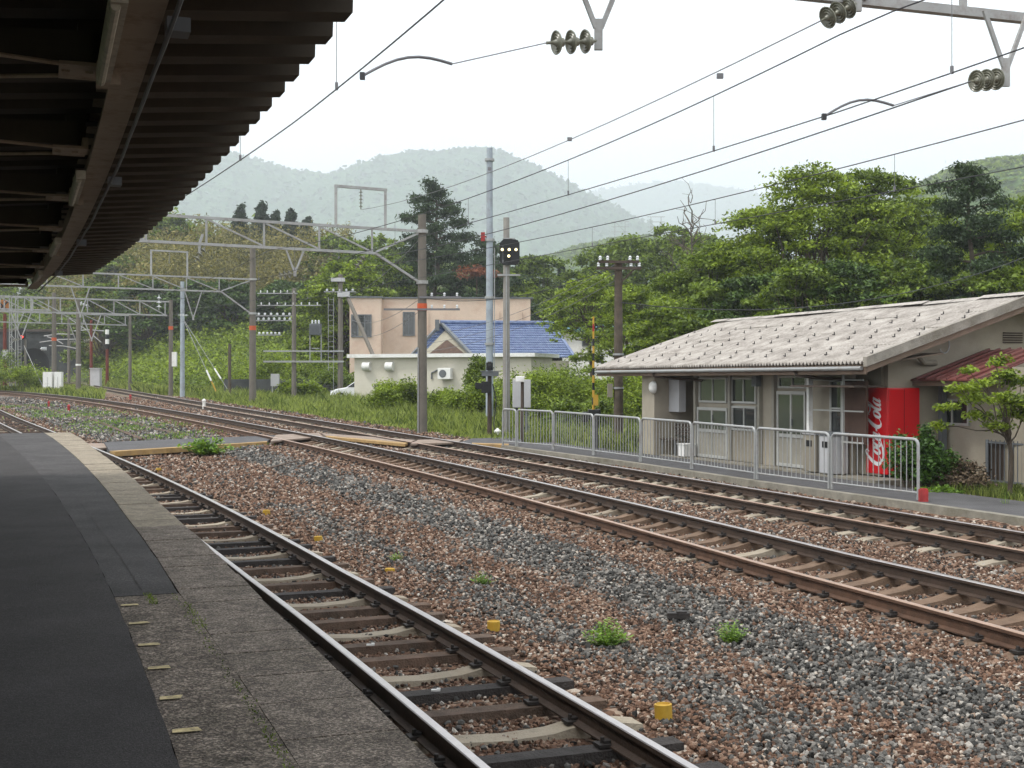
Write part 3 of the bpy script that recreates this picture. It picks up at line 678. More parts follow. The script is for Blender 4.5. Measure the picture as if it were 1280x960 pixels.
#PART2
# ------------------------------------------------------------------ haze
hz = MB(); hz.box((0, 3200, 330), (11900, 7600, 740)); hz.v = [(x, y, (-6 if z < 0 else 960)) for x, y, z in hz.v]
hm = bpy.data.materials.new('haze_air'); hm.use_nodes = True; t = hm.node_tree; t.nodes.remove(t.nodes['Principled BSDF'])
pv = t.nodes.new('ShaderNodeVolumePrincipled'); pv.inputs['Density'].default_value = .00042; pv.inputs['Color'].default_value = (.88, .94, 1, 1); pv.inputs['Anisotropy'].default_value = .3
t.links.new(pv.outputs[0], t.nodes['Material Output'].inputs['Volume'])
tag(hz.build('haze', hm), kind='stuff')

# ------------------------------------------------------------------ platform canopy
can = empty('platform_canopy', L1.p(10, -6, ZP), 'long dark brown folded sheet canopy roof curving over the platform', 'platform canopy')
CE = lambda s: -1.75 + 0 * s
def canopy_sheet():
    V = []; Fc = []; s = 1.0; pts = []
    pit = .40; amp = .20
    while s < 31.2:
        for a, h in ((0, 0), (.19, 0), (.225, -amp), (.365, -amp)): pts.append((s + a * pit / .40, h))
        s += pit
    offs = [-1.75, -3.2, -5.0, -9.0]
    for s_, h in pts:
        for o_ in offs:
            p = L1.p(s_, o_, 0); z = 4.02 + float(g(L1.p(s_, -2, 0)[1])) - .085 * (-1.75 - o_) + h
            V.append((p[0], p[1], z))
    m = len(offs)
    for i in range(len(pts) - 1):
        for k in range(m - 1): Fc.append((i * m + k, i * m + k + 1, (i + 1) * m + k + 1, (i + 1) * m + k))
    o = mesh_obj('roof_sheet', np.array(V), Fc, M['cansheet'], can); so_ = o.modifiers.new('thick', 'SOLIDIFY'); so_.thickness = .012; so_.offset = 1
canopy_sheet()
def cpt(s, d, z): p = L1.p(s, d, z); return (float(p[0]), float(p[1]), float(p[2]))
def along(name, d0, z0, w_, h_, s0, s1, m, parent, st=.6):
    b = MB(); S = np.arange(s0, s1, st)
    V = []; 
    for s in S:
        for a, h in ((-w_ / 2, -h_ / 2), (w_ / 2, -h_ / 2), (w_ / 2, h_ / 2), (-w_ / 2, h_ / 2)): V.append(L1.p(s, d0 + a, z0 + h))
    n = len(S); Fc = [(i * 4 + k, i * 4 + (k + 1) % 4, i * 4 + 4 + (k + 1) % 4, i * 4 + 4 + k) for i in range(n - 1) for k in range(4)] + [(3, 2, 1, 0), tuple((n - 1) * 4 + k for k in range(4))]
    return mesh_obj(name, np.array(V), Fc, m, parent)
along('beam_flange', -2.66, 3.50, .125, .015, 1, 31, M['canbeam'], can)
along('beam_web', -2.66, 3.62, .012, .225, 1, 31, M['canbeam'], can)
along('beam_flange', -2.66, 3.74, .125, .015, 1, 31, M['canbeam'], can)
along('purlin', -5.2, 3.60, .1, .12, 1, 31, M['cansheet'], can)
cd = MB(); cd.poly([cpt(s, -2.57, 3.475 - .01 * (int(s) % 3 == 0)) for s in np.arange(1, 31, .5)], .009, 6); cd.build('conduit', M['cabd'], can)
along('end_fascia', -1.765, 3.99, .01, .02, 30.6, 31.2, M['canbeam'], can)
s0 = L1.s_at_y(5.5)
k = 0
for s in [s0 - 3.2 + i * 1.95 for i in range(16)]:
    if s > 30.8 or s < 1.2: continue
    b = MB(); A = L1.tan(s); ax = (Vector((A[1], -A[0], 0)), Vector((A[0], A[1], 0)), Vector((0, 0, 1)))
    b.box(cpt(s, -2.84, 3.50), (.17, .26, .014), ax); b.box(cpt(s, -2.76, 3.53), (.03, .2, .06), ax)
    for q_ in (-.06, 0.03): b.box(cpt(s - .03, -2.84 + q_, 3.489), (.03, .012, .01), ax)
    b.build('gusset_plate', M['canbeam'], can)
    b = MB(); b.bar(cpt(s, -2.80, 3.60), cpt(s, -8.5, 3.34), .05, .12); b.build('rafter', M['cansheet'], can)
    for sg in (-1, 1):
        b = MB(); b.tube(cpt(s + sg * .1, -2.90, 3.50), cpt(s + sg * .95, -5.2, 3.46), .009, None, 6); b.build('brace_rod', M['canbeam'], can)
    b = MB(); b.box(cpt(s + .25, -2.80, 3.64), (.10, .3, .18), ax); b.build('rafter_bracket', M['cansheet'], can)
for i, yy in enumerate((4.55, 8.1, 11.7, 15.2)):
    s = L1.s_at_y(yy) + 1.0; A = L1.tan(s); ax = (Vector((A[1], -A[0], 0)), Vector((A[0], A[1], 0)), Vector((0, 0, 1)))
    la = empty('strip_lamp', cpt(s, -2.76, 3.46), ['unlit strip lamp nearest the camera, under the canopy beam', 'second unlit strip lamp along the canopy beam', 'third unlit strip lamp along the canopy beam', 'farthest unlit strip lamp under the canopy beam'][i], 'strip lamp', 'strip lamps under the canopy beam')
    b = MB(); b.box(cpt(s, -2.76, 3.455), (.055, 1.15, .05), ax); b.build('lamp_body', M['canlamp'], la)
    b = MB(); b.tube(cpt(s - .55, -2.77, 3.425), cpt(s + .55, -2.77, 3.425), .016, None, 8); b.build('tube', M['canlamp'], la)
    b = MB(); b.box(cpt(s + .62, -2.74, 3.47), (.09, .1, .09), ax); b.build('end_cap', M['canbeam'], la)
    jb = MB(); jb.box(cpt(s - .12, -2.54, 3.49), (.08, .1, .05), ax); tag(jb.build('junction_box', M['cabd']), ['junction box on the beam beside the nearest strip lamp', 'junction box on the beam beside the second strip lamp', 'junction box on the beam beside the third strip lamp', 'junction box on the beam beside the farthest strip lamp'][i], 'junction box', 'junction boxes on the canopy beam')

# ------------------------------------------------------------------ overhead line equipment
def insulator(parent, p0, p1, n=3, r=.125, m='insul', name='insulator'):
    p0 = Vector(p0); p1 = Vector(p1); d = (p1 - p0); ln = d.length; d.normalize(); b = MB(); b.tube(p0, p1, .018, .018, 6)
    st = ln / (n + .6)
    for i in range(n):
        c = p0 + d * (st * (i + .45)); k = r / .125
        b.lathe(c, d, [(0, .02), (.0, .045 * k), (.045 * k, .05 * k), (.055 * k, .075 * k), (.07 * k, .118 * k), (.085 * k, .125 * k), (.088 * k, .115 * k), (.072 * k, .10 * k), (.088 * k, .088 * k), (.074 * k, .072 * k), (.09 * k, .06 * k), (.078 * k, .045 * k), (.09 * k, .03 * k), (.12 * k, .02)], 18)
    return b.build(name, M[m], parent, smooth=True)
def gantry(label, base, dr, span, zb, dep, ztop, knee_t=1.8, zknee=None, hang=(), frames=(), polem='cpole', pr=.15, left=True, pw=1.95, th=.09, band=None, first=.0, group='overhead line gantries across the tracks', name='catenary_gantry', extra=None):
    bx, by = base; z0 = gz(bx, by); dx, dy = dr; l = math.hypot(dx, dy); dx /= l; dy /= l
    root = empty(name, (bx, by, z0), label, 'overhead gantry', group)
    P = lambda t_, z, o_=0: (bx + dx * t_ - dy * o_, by + dy * t_ + dx * o_, z)
    c = MB(); c.tube((bx, by, z0 - .3), (bx, by, ztop), pr * 1.08, pr * .85, 14); col_ = c.build('column', M[polem], root, smooth=True)
    if band:
        c = MB(); c.tube((bx, by, band - .13), (bx, by, band + .13), pr * 1.04, None, 14); c.build('orange_band', M['orange'], col_, smooth=True)
    if left:
        q = P(span, 0); c = MB(); c.tube((q[0], q[1], gz(q[0], q[1]) - .3), (q[0], q[1], zb + dep + .5), pr * 1.05, pr * .85, 14); c.build('column', M[polem], root, smooth=True)
    c = MB(); c.bar(P(first, zb + dep), P(span, zb + dep), th, th); c.build('top_chord', M['galvl'], root)
    c = MB(); c.bar(P(knee_t, zb), P(span, zb), th, th); c.build('bottom_chord', M['galvl'], root)
    if zknee is not None:
        c = MB(); c.bar(P(knee_t, zb - .02), P(.12, zknee), th, th * .9); c.build('knee_brace', M['galvl'], root)
        c = MB(); c.bar(P(knee_t, zb + .05), P(.12, zb + dep - .06), th * .7, th * .7); c.build('end_brace', M['galvl'], root)
        for zz in (zb + dep, zknee):
            c = MB(); c.tube((bx, by, zz - .06), (bx, by, zz + .06), pr * 1.25, None, 12); c.build('pole_clamp', M['galvl'], root)
    t_ = knee_t + .15; i = 0
    while t_ < span - .2:
        c = MB(); c.bar(P(t_, zb + th / 2), P(t_, zb + dep - th / 2), th * .7, th * .7); c.build('post', M['galvl'], root)
        t2 = min(t_ + pw, span)
        if i % 2 == 0 or i % 3 == 1:
            a, b_ = (zb, zb + dep); c = MB(); c.bar(P(t_ + .06, a + .06), P(t2 - .06, b_ - .06), th * .6, th * .6); c.build('diagonal', M['galvl'], root)
        t_ = t2; i += 1
    for hg in hang:
        t_, w_, drop, ins = hg
        v = MB(); v.bar(P(t_ - w_ / 2, zb - th / 2), P(t_ - .03, zb - drop), th * .6, th * .6); v.bar(P(t_ + w_ / 2, zb - th / 2), P(t_ + .03, zb - drop), th * .6, th * .6)
        v.bar(P(t_, zb - drop + .12), P(t_, zb - drop - .18), .09, .09)
        vh = v.build('hanger', M['galvl'], root)
        if ins: insulator(vh, P(t_ + .05 * ins, zb - drop - .08), P(t_ + ins * .62, zb - drop - .20), 3)
    for fr in frames:
        t_, w_, hh, ins = fr
        v = MB()
        for e in (-1, 1): v.bar(P(t_ + e * w_ / 2, zb + dep), P(t_ + e * w_ / 2, zb + dep + hh), th, th)
        v.bar(P(t_ - w_ / 2 - .05, zb + dep + hh), P(t_ + w_ / 2 + .05, zb + dep + hh), th, th); v = v.build('feeder_frame', M['galvl'], root)
        if ins: insulator(v, P(t_, zb + dep + hh - .05), P(t_, zb + dep + hh - .75), 5, .07)
    return root, P
# nearest gantry: only its lower chord and hangers reach into the picture
G0b = (8.6, 16.65); G0d = (-5.6, -1.85)
g0, P0 = gantry('nearest gantry, its beam and hanging insulators crossing the top right corner', (12.6, 17.9), G0d, 21, 6.72, .85, 8.6, 1.5, None, th=.11, pr=.17)
def near_hanger(x, y, zt, zb_, w_, insdir, insdrop, n=3):
    u = Vector((G0d[0], G0d[1], 0)).normalized(); c = Vector((x, y, 0)); v = MB()
    v.bar(c + u * (w_ / 2) + Vector((0, 0, zt)), c + u * .03 + Vector((0, 0, zb_ + .2)), .035, .05); v.bar(c - u * (w_ / 2) + Vector((0, 0, zt)), c - u * .03 + Vector((0, 0, zb_ + .2)), .035, .05)
    v.bar(c + Vector((0, 0, zb_ + .3)), c + Vector((0, 0, zb_ - .04)), .09, .05)
    vh = v.build('hanger', M['galvl'], g0)
    a = c + Vector((0, 0, zb_ + .06)); b_ = a + Vector(insdir); insulator(vh, a, b_, n, .132)
    return b_
iA = near_hanger(X(748, 14.1), 14.1, 6.7, Z(58, 14.1), .55, (-.58, -.26, -.09), 0)
iB = near_hanger(X(1257, 15.5), 15.5, 6.7, Z(104, 15.5), .62, (-.52, -.26, -.10), 0)
iC = near_hanger(X(1072, 15.0), 15.0, 6.72, Z(10, 15.0), .25, (-.48, -.22, -.27), 0)
G1, P1 = gantry('large gantry on the concrete pole with an orange band beside the foot crossing', (-3.2, 45.6), (-.87, -.49), 15.5, 6.68, .86, 8.15, 1.78, 5.73,
   hang=[(4.75, .62, .75, 1), (11.6, .6, .75, 1)], frames=[(2.35, 1.85, 1.38, 1)], band=Z(384, 45.6), polem='cpole', pr=.17)
for t_, in ((2.2,), (7.8,)):
    insulator(G1, P1(t_, 6.6), P1(t_ + .35, 6.1), 3)
c = MB(); c.bar(P1(8.0, 6.7), P1(7.9, 7.0), .07, .07); c.bar(P1(8.0, 6.35), P1(8.0, 6.7), .07, .07); c.build('drop_bracket', M['galvl'], G1)
# pole arms with small insulators
for zz, a, b_ in ((Z(372, 45.6), -.1, 1.4), (Z(387, 45.6), -1.35, 1.35)):
    arm = MB(); arm.bar((-3.2 + a, 45.45, zz), (-3.2 + b_, 45.45, zz), .07, .07); arm = arm.build('cross_arm', M['wirel'], G1)
    for q_ in (.35, .8, 1.25):
        i_ = MB(); i_.lathe((-3.2 + q_, 45.45, zz + .035), (0, 0, 1), [(0, .02), (.03, .05), (.06, .03), (.09, .05), (.13, .02)], 10); i_.build('pin_insulator', M['insw'], arm, True)
c = MB(); c.poly([(-3.33, 45.44, gz(-3.2, 45.6)), (-3.33, 45.44, 3.4)], .022, 6); c.build('cable_duct', M['galv'], G1)
G2, P2 = gantry('second gantry behind the large one, on the tall pole with stacked insulators', (-15.6, 77), (-.87, -.49), 16, 7.5, .8, 10.3, 1.9, 6.25, hang=[(3.6, 1.0, 1.55, 0), (10.0, 1.0, 1.55, 0)], frames=[(5.0, 2.1, 1.45, 1)], band=Z(410, 77), pr=.2)
insulator(G2, P2(5.6, 7.2), P2(5.6, 6.3), 3, .14, 'insw'); insulator(G2, P2(3.9, 6.05), P2(4.5, 6.05), 3, .07, 'insw')
G3, P3 = gantry('third gantry farther back on a slender pole with an orange band', (-26.2, 98.3), (-.83, -.55), 17, 7.2, 1.05, 8.4, .3, None, hang=[(6.0, 1.4, 1.9, 1), (11.0, 1.4, 1.9, 1)], band=Z(410, 98.3), pr=.17, th=.11)
G4, P4 = gantry('fourth gantry standing before the shrub bank', (-35.6, 119.3), (-.8, -.6), 18, 7.35, .9, 8.3, .3, None, hang=[(5.0, 1.2, 1.5, 1)], frames=[(8, 2, 1.4, 0)], pr=.15, th=.1, left=False)
G5, P5 = gantry('leftmost gantry on the pole between the two white cabinets', (-39.1, 109.3), (-.85, -.52), 16, 8.2, 1.0, 9.7, .3, None, hang=[(3.0, 1.2, 1.6, 1)], band=Z(424, 109.3), pr=.2, th=.11, left=False)
for (rt, n_, zs_) in ((G2, 'a', ((Z(384, 77), 6), (Z(396, 77), 6), (Z(405, 77), 6), (Z(416, 77), 4))),):
    pass
# contact and messenger wires, following each track
def wire(name, pts, r, label, cat='wire', m='wire', group=None):
    b = MB(); b.poly(pts, r, 5); return tag(b.build(name, M[m]), label, cat, group)
def catenary(Ln, zc, zm, s0, s1, d, label, hstep, mlab=None):
    root = empty('overhead_line', Ln.p(s0, d, zc), label, 'overhead line', 'overhead lines above the tracks')
    sup = [Ln.s_at_y(y) for y in (-6, 14.5, 44, 76, 96, 118)]
    S = np.arange(s0, s1, 1.0); b = MB(); b.poly([tuple(Ln.p(s, d + .12 * math.sin(s * .1), zc)) for s in S], .008, 5); b.build('contact_wire', M['wire'], root)
    def zmf(s):
        for a, b_ in zip(sup[:-1], sup[1:]):
            if a <= s <= b_: u = (s - a) / (b_ - a); return zm - (zm - zc - .25) * .75 * 4 * u * (1 - u) * min(1, (b_ - a) / 40)
        return zm
    b = MB(); b.poly([tuple(Ln.p(s, d + .12 * math.sin(s * .1), zmf(s))) for s in S], .009, 5); b.build('messenger_wire', M['wire'], root)
    for s in np.arange(s0 + 2, min(s1, Ln.s_at_y(60)), hstep):
        b = MB(); p = Ln.p(s, d + .12 * math.sin(s * .1), 0); zz = p[2]
        b.poly([(p[0], p[1], zz + zc), (p[0], p[1], zz + zmf(s))], .004, 4); b.box((p[0], p[1], zz + zc + .03), (.03, .03, .08)); b.build('dropper', M['wirel'], root)
    return root
catenary(L1, 5.32, 6.25, 2, L1.S[-1], .0, 'contact wire and messenger over the siding, nearest the platform canopy', 5.0)
catenary(L2, 5.42, 6.35, 2, L2.s_at_y(112), .25, 'contact wire and messenger over the middle track', 5.0)
catenary(L3, 5.05, 5.75, 2, L3.s_at_y(150), .1, 'contact wire and messenger over the far track beside the railing', 5.0)
# pull-off arms
def pulloff(ins, elbow, tip, label):
    r_ = empty('pull_off_arm', elbow, label, 'pull off arm', 'curved pull off arms steadying the contact wires'); e = Vector(elbow); t_ = Vector(tip)
    b = MB(); pts = [e.lerp(t_, k / 8) + Vector((0, 0, .13 * math.sin(k / 8 * math.pi))) for k in range(9)]; b.poly(pts, .016, 6); b.build('arm', M['wirel'], r_)
    b = MB(); b.poly([tuple(ins), tuple(e)], .006, 4); b.build('span_wire', M['wirel'], r_)
    b = MB(); b.box(t_, (.05, .06, .07)); b.build('clamp', M['wire'], r_)
pulloff(iA, (X(565, 13.6), 13.6, Z(80, 13.6)), (X(453, 13.1), 13.1, Z(95, 13.1)), 'curved pull off arm left of the top centre insulators')
pulloff(iB, (X(1117, 15.4), 15.4, Z(132, 15.4)), (X(1030, 15.3), 15.3, Z(146, 15.3)), 'curved pull off arm left of the lower right insulators')
def swire(a, b_, sag, r, label, m='wire', n=14, name='wire', group='feeder wires strung between the gantries'):
    a = Vector(a); b_ = Vector(b_); pts = [tuple(a.lerp(b_, k / n) - Vector((0, 0, sag * 4 * (k / n) * (1 - k / n)))) for k in range(n + 1)]
    return wire(name, pts, r, label, 'wire', m, group)
swire(tuple(iB), (X(470, 44.6), 44.6, Z(322, 44.6)), .25, .010, 'thin wire from the lower right insulators down to the large gantry')
w_ = swire(tuple(iC), (X(452, 44.4), 44.4, Z(262, 44.4)), .35, .008, 'light wire with small clamps from the upper right insulators', 'wirel')
for px, py, y in ((900, 95, 18), (712, 174, 25), (612, 211, 31)):
    b = MB(); b.box((X(px, y), y, Z(py, y)), (.09, .05, .07)); b.build('clamp', M['wirel'], w_)
swire((X(1290, 46), 46, Z(318, 46)), (X(776, 39.5), 39.5, Z(378, 39.5)), .9, .014, 'thick dark cable from the utility pole out over the station roof', group='service cables near the station building')
swire((X(773, 39.5), 39.5, Z(330, 39.5)), (X(527, 45.6), 45.6, Z(372, 45.6)), .5, .012, 'service cable between the utility pole and the banded gantry pole', group='service cables near the station building')
for i, (a, b_) in enumerate((((527, 45.6, 296), (425, 85, 372)), ((527, 45.6, 372), (440, 88, 400)), ((527, 45.6, 387), (440, 88, 418)))):
    swire((X(a[0], a[1]), a[1], Z(a[2], a[1])), (X(b_[0], b_[1]), b_[1], Z(b_[2], b_[1])), .5, .010, ['uppermost cable from the banded gantry pole back to the transformer poles', 'middle cable from the banded gantry pole back to the transformer poles', 'lowest cable from the banded gantry pole back to the transformer poles'][i], 'wirel')
for i, py in enumerate((398, 408, 418)):
    swire((X(527, 45.6), 45.6, Z(py + 22, 45.6)), (X(770, 39.6), 39.6, Z(py - 68, 39.6)), .4, .008, ['top thin cable sagging in front of the pink building', 'middle thin cable sagging in front of the pink building', 'bottom thin cable sagging in front of the pink building'][i], 'wirel', group='service cables near the station building')

# ------------------------------------------------------------------ poles, signals, lineside things
def pole_thing(name, label, cat, px, y, pyt, r, m, group=None, pyb=None):
    x = X(px, y); z0 = gz(x, y); root = empty(name, (x, y, z0), label, cat, group); b = MB(); b.tube((x, y, z0 - .3), (x, y, Z(pyt, y)), r * 1.1, r * .85, 12); b.build('pole', M[m], root, True); return root, x, y, z0
# tall blue-grey pole
tp, x, y, z0 = pole_thing('tall_steel_pole', 'tallest blue grey pole rising behind the foot crossing', 'pole', 612, 52, 185, .145, 'bluegrey')
for py in (200, 300, 372, 430):
    b = MB(); b.tube((x, y, Z(py, y) - .05), (x, y, Z(py, y) + .05), .2, None, 12); b.build('pole_clamp', M['galv'], tp, True)
b = MB(); b.box((x - .27, y, Z(296, y)), (.16, .2, .35)); b.box((x - .12, y, Z(296, y)), (.2, .05, .05)); b.build('red_lamp_box', M['redpost'], tp)
b = MB(); b.poly([(x + .2, y - .1, Z(470, y)), (x + .2, y - .1, Z(310, y))], .02, 5); b.build('cable_duct', M['galv'], tp)
# crossing device on a thin dark post
cp, x, y, z0 = pole_thing('crossing_device', 'thin black post with dark horn boxes at the end of the foot crossing', 'crossing device', 612, 42.5, 452, .075, 'dpole')
b = MB(); b.box((x, y - .08, Z(458, y)), (.22, .2, .26)); b.lathe((x, y - .18, Z(458, y)), (0, -1, 0), [(0, .06), (.05, .08), (.06, .05)], 12); b.build('top_lamp', M['black'], cp, bevel=.01)
b = MB(); b.box((x + .02, y - .05, Z(467.5, y)), (.56, .35, .14)); b.box((x + .02, y - .05, Z(464, y)), (.66, .4, .03)); b.build('flat_box', M['cabd'], cp, bevel=.01)
b = MB(); b.box((x - .1, y - .1, Z(484, y)), (.34, .3, .38)); b.prism([(x - .27, y - .25, Z(479, y)), (x - .27, y + .05, Z(479, y)), (x - .27, y + .05, Z(487, y)), (x - .27, y - .25, Z(487, y))], (-.2, 0, .03)); b.build('horn_box', M['black'], cp, bevel=.01)
b = MB(); b.poly([(x + .1, y, Z(480, y)), (x + .22, y, Z(500, y)), (x + .14, y, Z(530, y)), (x + .2, y, z0)], .02, 6); b.build('cable', M['wire'], cp)
# signal with the dark head
sp_, x, y, z0 = pole_thing('signal_post', 'grey signal post with a dark plate showing small yellow white lights', 'railway signal', 633, 41.7, 272, .115, 'cpolel')
W_ = 25 * y / F; hh = 32 * y / F; zc = Z(316, y); c = .12
pl = [(-W_ / 2 + c, -hh / 2), (W_ / 2 - c, -hh / 2), (W_ / 2, -hh / 2 + c), (W_ / 2, hh / 2 - c), (W_ / 2 - c, hh / 2), (-W_ / 2 + c, hh / 2), (-W_ / 2, hh / 2 - c), (-W_ / 2, -hh / 2 + c)]
cx = X(637, y); b = MB(); b.prism([(cx + a, y - .17, zc + h) for a, h in pl], (0, -.04, 0)); b.box((cx, y - .05, zc), (W_ * .55, .25, hh * .7)); b.prism([(cx + .18 + a * .42, y - .215, zc + h * .94) for a, h in pl], (0, -.03, 0)); hd = b.build('signal_head', M['black'], sp_)
for px, py in ((628, 313), (636.5, 313), (645, 313), (636, 321)):
    xx = X(px, y); zz = Z(py, y); b = MB(); b.lathe((xx, y - .21, zz), (0, -1, 0), [(0, .07), (.06, .075), (.061, .06)], 12); b.build('lamp_hood', M['black'], hd)
    b = MB(); b.lathe((xx, y - .25, zz), (0, -1, 0), [(0, .05), (.028, .045)], 12); b.build('lamp', EM_Y, hd) if False else None
    lm = b.build('lens', LENS_Y, hd)
for py, w2 in ((344, .75), (299, .4)):
    b = MB(); b.box((x + .08, y - .05, Z(py, y)), (w2, .12, .06)); b.build('bracket', M['galv'], sp_)
b = MB(); b.poly([(x + .0, y - .14, z0), (x + .0, y - .14, Z(335, y))], .02, 5); b.build('cable_duct', M['galv'], sp_)
b = MB()
for py in (300, 303): b.box((x + .05, y, Z(py, y)), (.3, .25, .05))
b.build('head_cap', M['black'], sp_)
# relay cabinet and post lamp
x, y = X(653, 40.5), 40.5; z0 = gz(x, y); rc = empty('relay_cabinet', (x, y, z0), 'pale grey twin relay cabinet on legs behind the railing end', 'equipment cabinet')
for px in (646, 658):
    b = MB(); b.box((X(px, y), y, Z(492, y)), (.27, .3, 35 * y / F)); b.build('cabinet_box', M['cab'], rc, bevel=.015)
    b = MB(); b.box((X(px, y), y, (Z(509, y) + z0) / 2), (.08, .08, Z(509, y) - z0)); b.build('leg', M['cabd'], rc)
x, y = X(653, 39.4), 39.4; z0 = gz(x, y); pp = empty('lamp_post', (x, y, z0), 'short dark post topped with a white boxy lamp before the relay cabinet', 'lamp post'); b = MB(); b.tube((x, y, z0 - .1), (x, y, Z(476, y)), .055, .05, 8); b.build('post', M['dpole'], pp, True)
b = MB(); b.box((X(650, y), y - .08, Z(474, y)), (.27, .3, .18)); b.build('lamp_box', M['white'], pp, bevel=.02)
# barrier with raised striped arm
x, y = X(744, 36.0), 36.0; z0 = gz(x, y); br = empty('crossing_barrier', (x, y, z0), 'crossing barrier with its yellow and black arm raised upright', 'crossing barrier')
b = MB(); b.box((x, y, (z0 + Z(515, y)) / 2), (.16, .16, Z(515, y) - z0)); b.box((x, y, z0 + .04), (.6, .5, .08)); b.build('stand', M['black'], br)
b = MB(); b.box((x - .03, y, Z(518, y)), (.34, .4, .28)); b.box((x - .28, y, Z(521, y)), (.16, .3, .28)); b.build('drive_box', M['black'], br, bevel=.02)
xa = X(741.5, y); zt, zb_ = Z(396, y), Z(515, y); n = 13
for k in range(n):
    a = zb_ + (zt - zb_) * k / n; c_ = zb_ + (zt - zb_) * (k + 1) / n; b = MB(); b.tube((xa, y - .1, a), (xa, y - .1, c_), .038 - .001 * k, .037 - .001 * k, 8); b.build('arm_stripe', M['redpost' if k == n - 2 else ('black' if k % 2 else 'ycap')], br, True)
b = MB(); b.box((xa + .06, y - .16, Z(500, y)), (.14, .05, .3)); b.build('arm_flag', M['ycap'], br)
# utility pole behind the station
x, y = X(773, 39.6), 39.6; up, x, y, z0 = pole_thing('utility_pole', 'dark wooden utility pole behind the left end of the station roof', 'utility pole', 773, 39.6, 326, .14, 'bark')
for py, w2 in ((328, 1.15), (336, 1.25)):
    b = MB(); b.bar((x - w2 * .55, y - .17, Z(py, y)), (x + w2 * .55, y - .17, Z(py, y)), .09, .08); a = b.build('cross_arm', M['dpole'], up)
    for q_ in (-.5, -.3, .3, .5):
        i_ = MB(); i_.lathe((x + w2 * q_, y - .17, Z(py, y) + .04), (0, 0, 1), [(0, .02), (.03, .055), (.07, .035), (.1, .055), (.15, .02)], 10); i_.build('pin_insulator', M['insw'], a, True)
b = MB(); b.bar((x + .5, y - .17, Z(336, y)), (x + .1, y - .1, Z(352, y)), .05, .05); b.build('arm_brace', M['dpole'], up)
for py in (443, 485):
    b = MB(); b.tube((x, y, Z(py, y) - .03), (x, y, Z(py, y) + .03), .175, None, 12); b.build('steel_band', M['galv'], up, True)
b = MB(); b.box((x - .26, y, Z(488, y)), (.15, .2, .42)); b.build('meter_box', M['beiged'], up)
# grey steel pole with guy wires
gp, x, y, z0 = pole_thing('steel_pole', 'smooth light grey steel pole braced by two guy wires', 'pole', 228, 93.6, 352, .17, 'bluegrey')
b = MB(); b.box((x - .55, y - .1, Z(449, y)), (.34, .25, 1.05)); b.build('notice_board', M['white'], gp)
for (px, py), yc in (((270, 489), 1), ((284, 486), 0)):
    e = (X(px, 92), 92, Z(py, 92)); s_ = (x, y, Z(397, y)); b = MB(); b.tube(s_, e, .02, None, 5); gw = b.build('guy_wire', M['galv'], gp)
    s_ = Vector(s_); e = Vector(e); b = MB(); b.tube(s_.lerp(e, .72), s_.lerp(e, .86), .06, None, 8); b.build('guy_sleeve', M['white'], gw)
    if yc: b = MB(); b.tube(s_.lerp(e, .87), e, .05, None, 8); b.build('guy_guard', M['ycap'], gw)
# pole near the grass at left, between the main tracks
lp, x, y, z0 = pole_thing('concrete_pole', 'dark concrete pole standing in grass between the two main tracks', 'pole', 98, 103.5, 375, .2, 'cpole')
b = MB(); b.tube((x, y, Z(456, y) - .07), (x, y, Z(456, y) + .07), .22, None, 12); b.build('white_band', M['white'], lp, True)
insulator(lp, (x, y, Z(378, y)), (x + .9, y, Z(383, y)), 3, .18, 'insw')
for px, y, pyt, lab in ((114, 141, 400, 'plain red oxide pole left of its twin, before the shrub bank'), (134, 138, 412, 'red oxide pole with a black and white banded top'), (6, 118, 392, 'red oxide pole at the left edge below the round disc')):
    rp_, x, y, z0 = pole_thing('red_pole', lab, 'pole', px, y, pyt, .17, 'redpole', 'red oxide painted poles by the tunnel')
    if px == 134:
        for k in range(4): b = MB(); b.tube((x, y, Z(436 - k * 6, y)), (x, y, Z(430 - k * 6, y)), .2, None, 10); b.build('band', M['white' if k % 2 else 'black'], rp_, True)
    if px == 6:
        b = MB(); b.lathe((x, y - .3, Z(383, y)), (0, -1, 0), [(0, .58), (.05, .6), (.06, .55)], 24); dk = b.build('disc', M['orangedisc'], rp_)
        b = MB(); q_ = .42
        b.bar((x - q_, y - .38, Z(383, y) - q_), (x + q_, y - .38, Z(383, y) + q_), .03, .14); b.bar((x - q_, y - .40, Z(383, y) + q_), (x + q_, y - .40, Z(383, y) - q_), .03, .14); b.lathe((x, y - .37, Z(383, y)), (0, -1, 0), [(0, .6), (.02, .61), (.03, .52)], 24) if False else None; b.build('cross_mark', M['black'], dk)
# lattice mast
x, y = X(17, 116), 116; z0 = gz(x, y); lm = empty('lattice_mast', (x, y, z0), 'slim grey lattice mast left of the red signal', 'lattice mast'); zt = Z(372, y)
for sx in (-.28, .28):
    for sy in (-.28, .28): b = MB(); b.tube((x + sx, y + sy, z0 - .2), (x + sx, y + sy, zt), .045, None, 5); b.build('leg', M['galvl'], lm)
b = MB(); zz = z0 + .3; k = 0
while zz < zt - .6:
    s_ = 1 if k % 2 else -1; b.tube((x - .28 * s_, y - .28, zz), (x + .28 * s_, y - .28, zz + .55), .025, None, 4); b.tube((x - .28, y + .28 * s_, zz), (x - .28, y - .28 * s_, zz + .55), .025, None, 4); zz += .55; k += 1
b.build('lacing', M['galvl'], lm)
insulator(lm, (x + .2, y, zt - .3), (x + .9, y, zt + 1.6), 4, .2, 'insw')
b = MB(); b.box((x - .75, y, Z(443, y)), (.42, .3, .85)); b.build('box', M['cab'], lm)
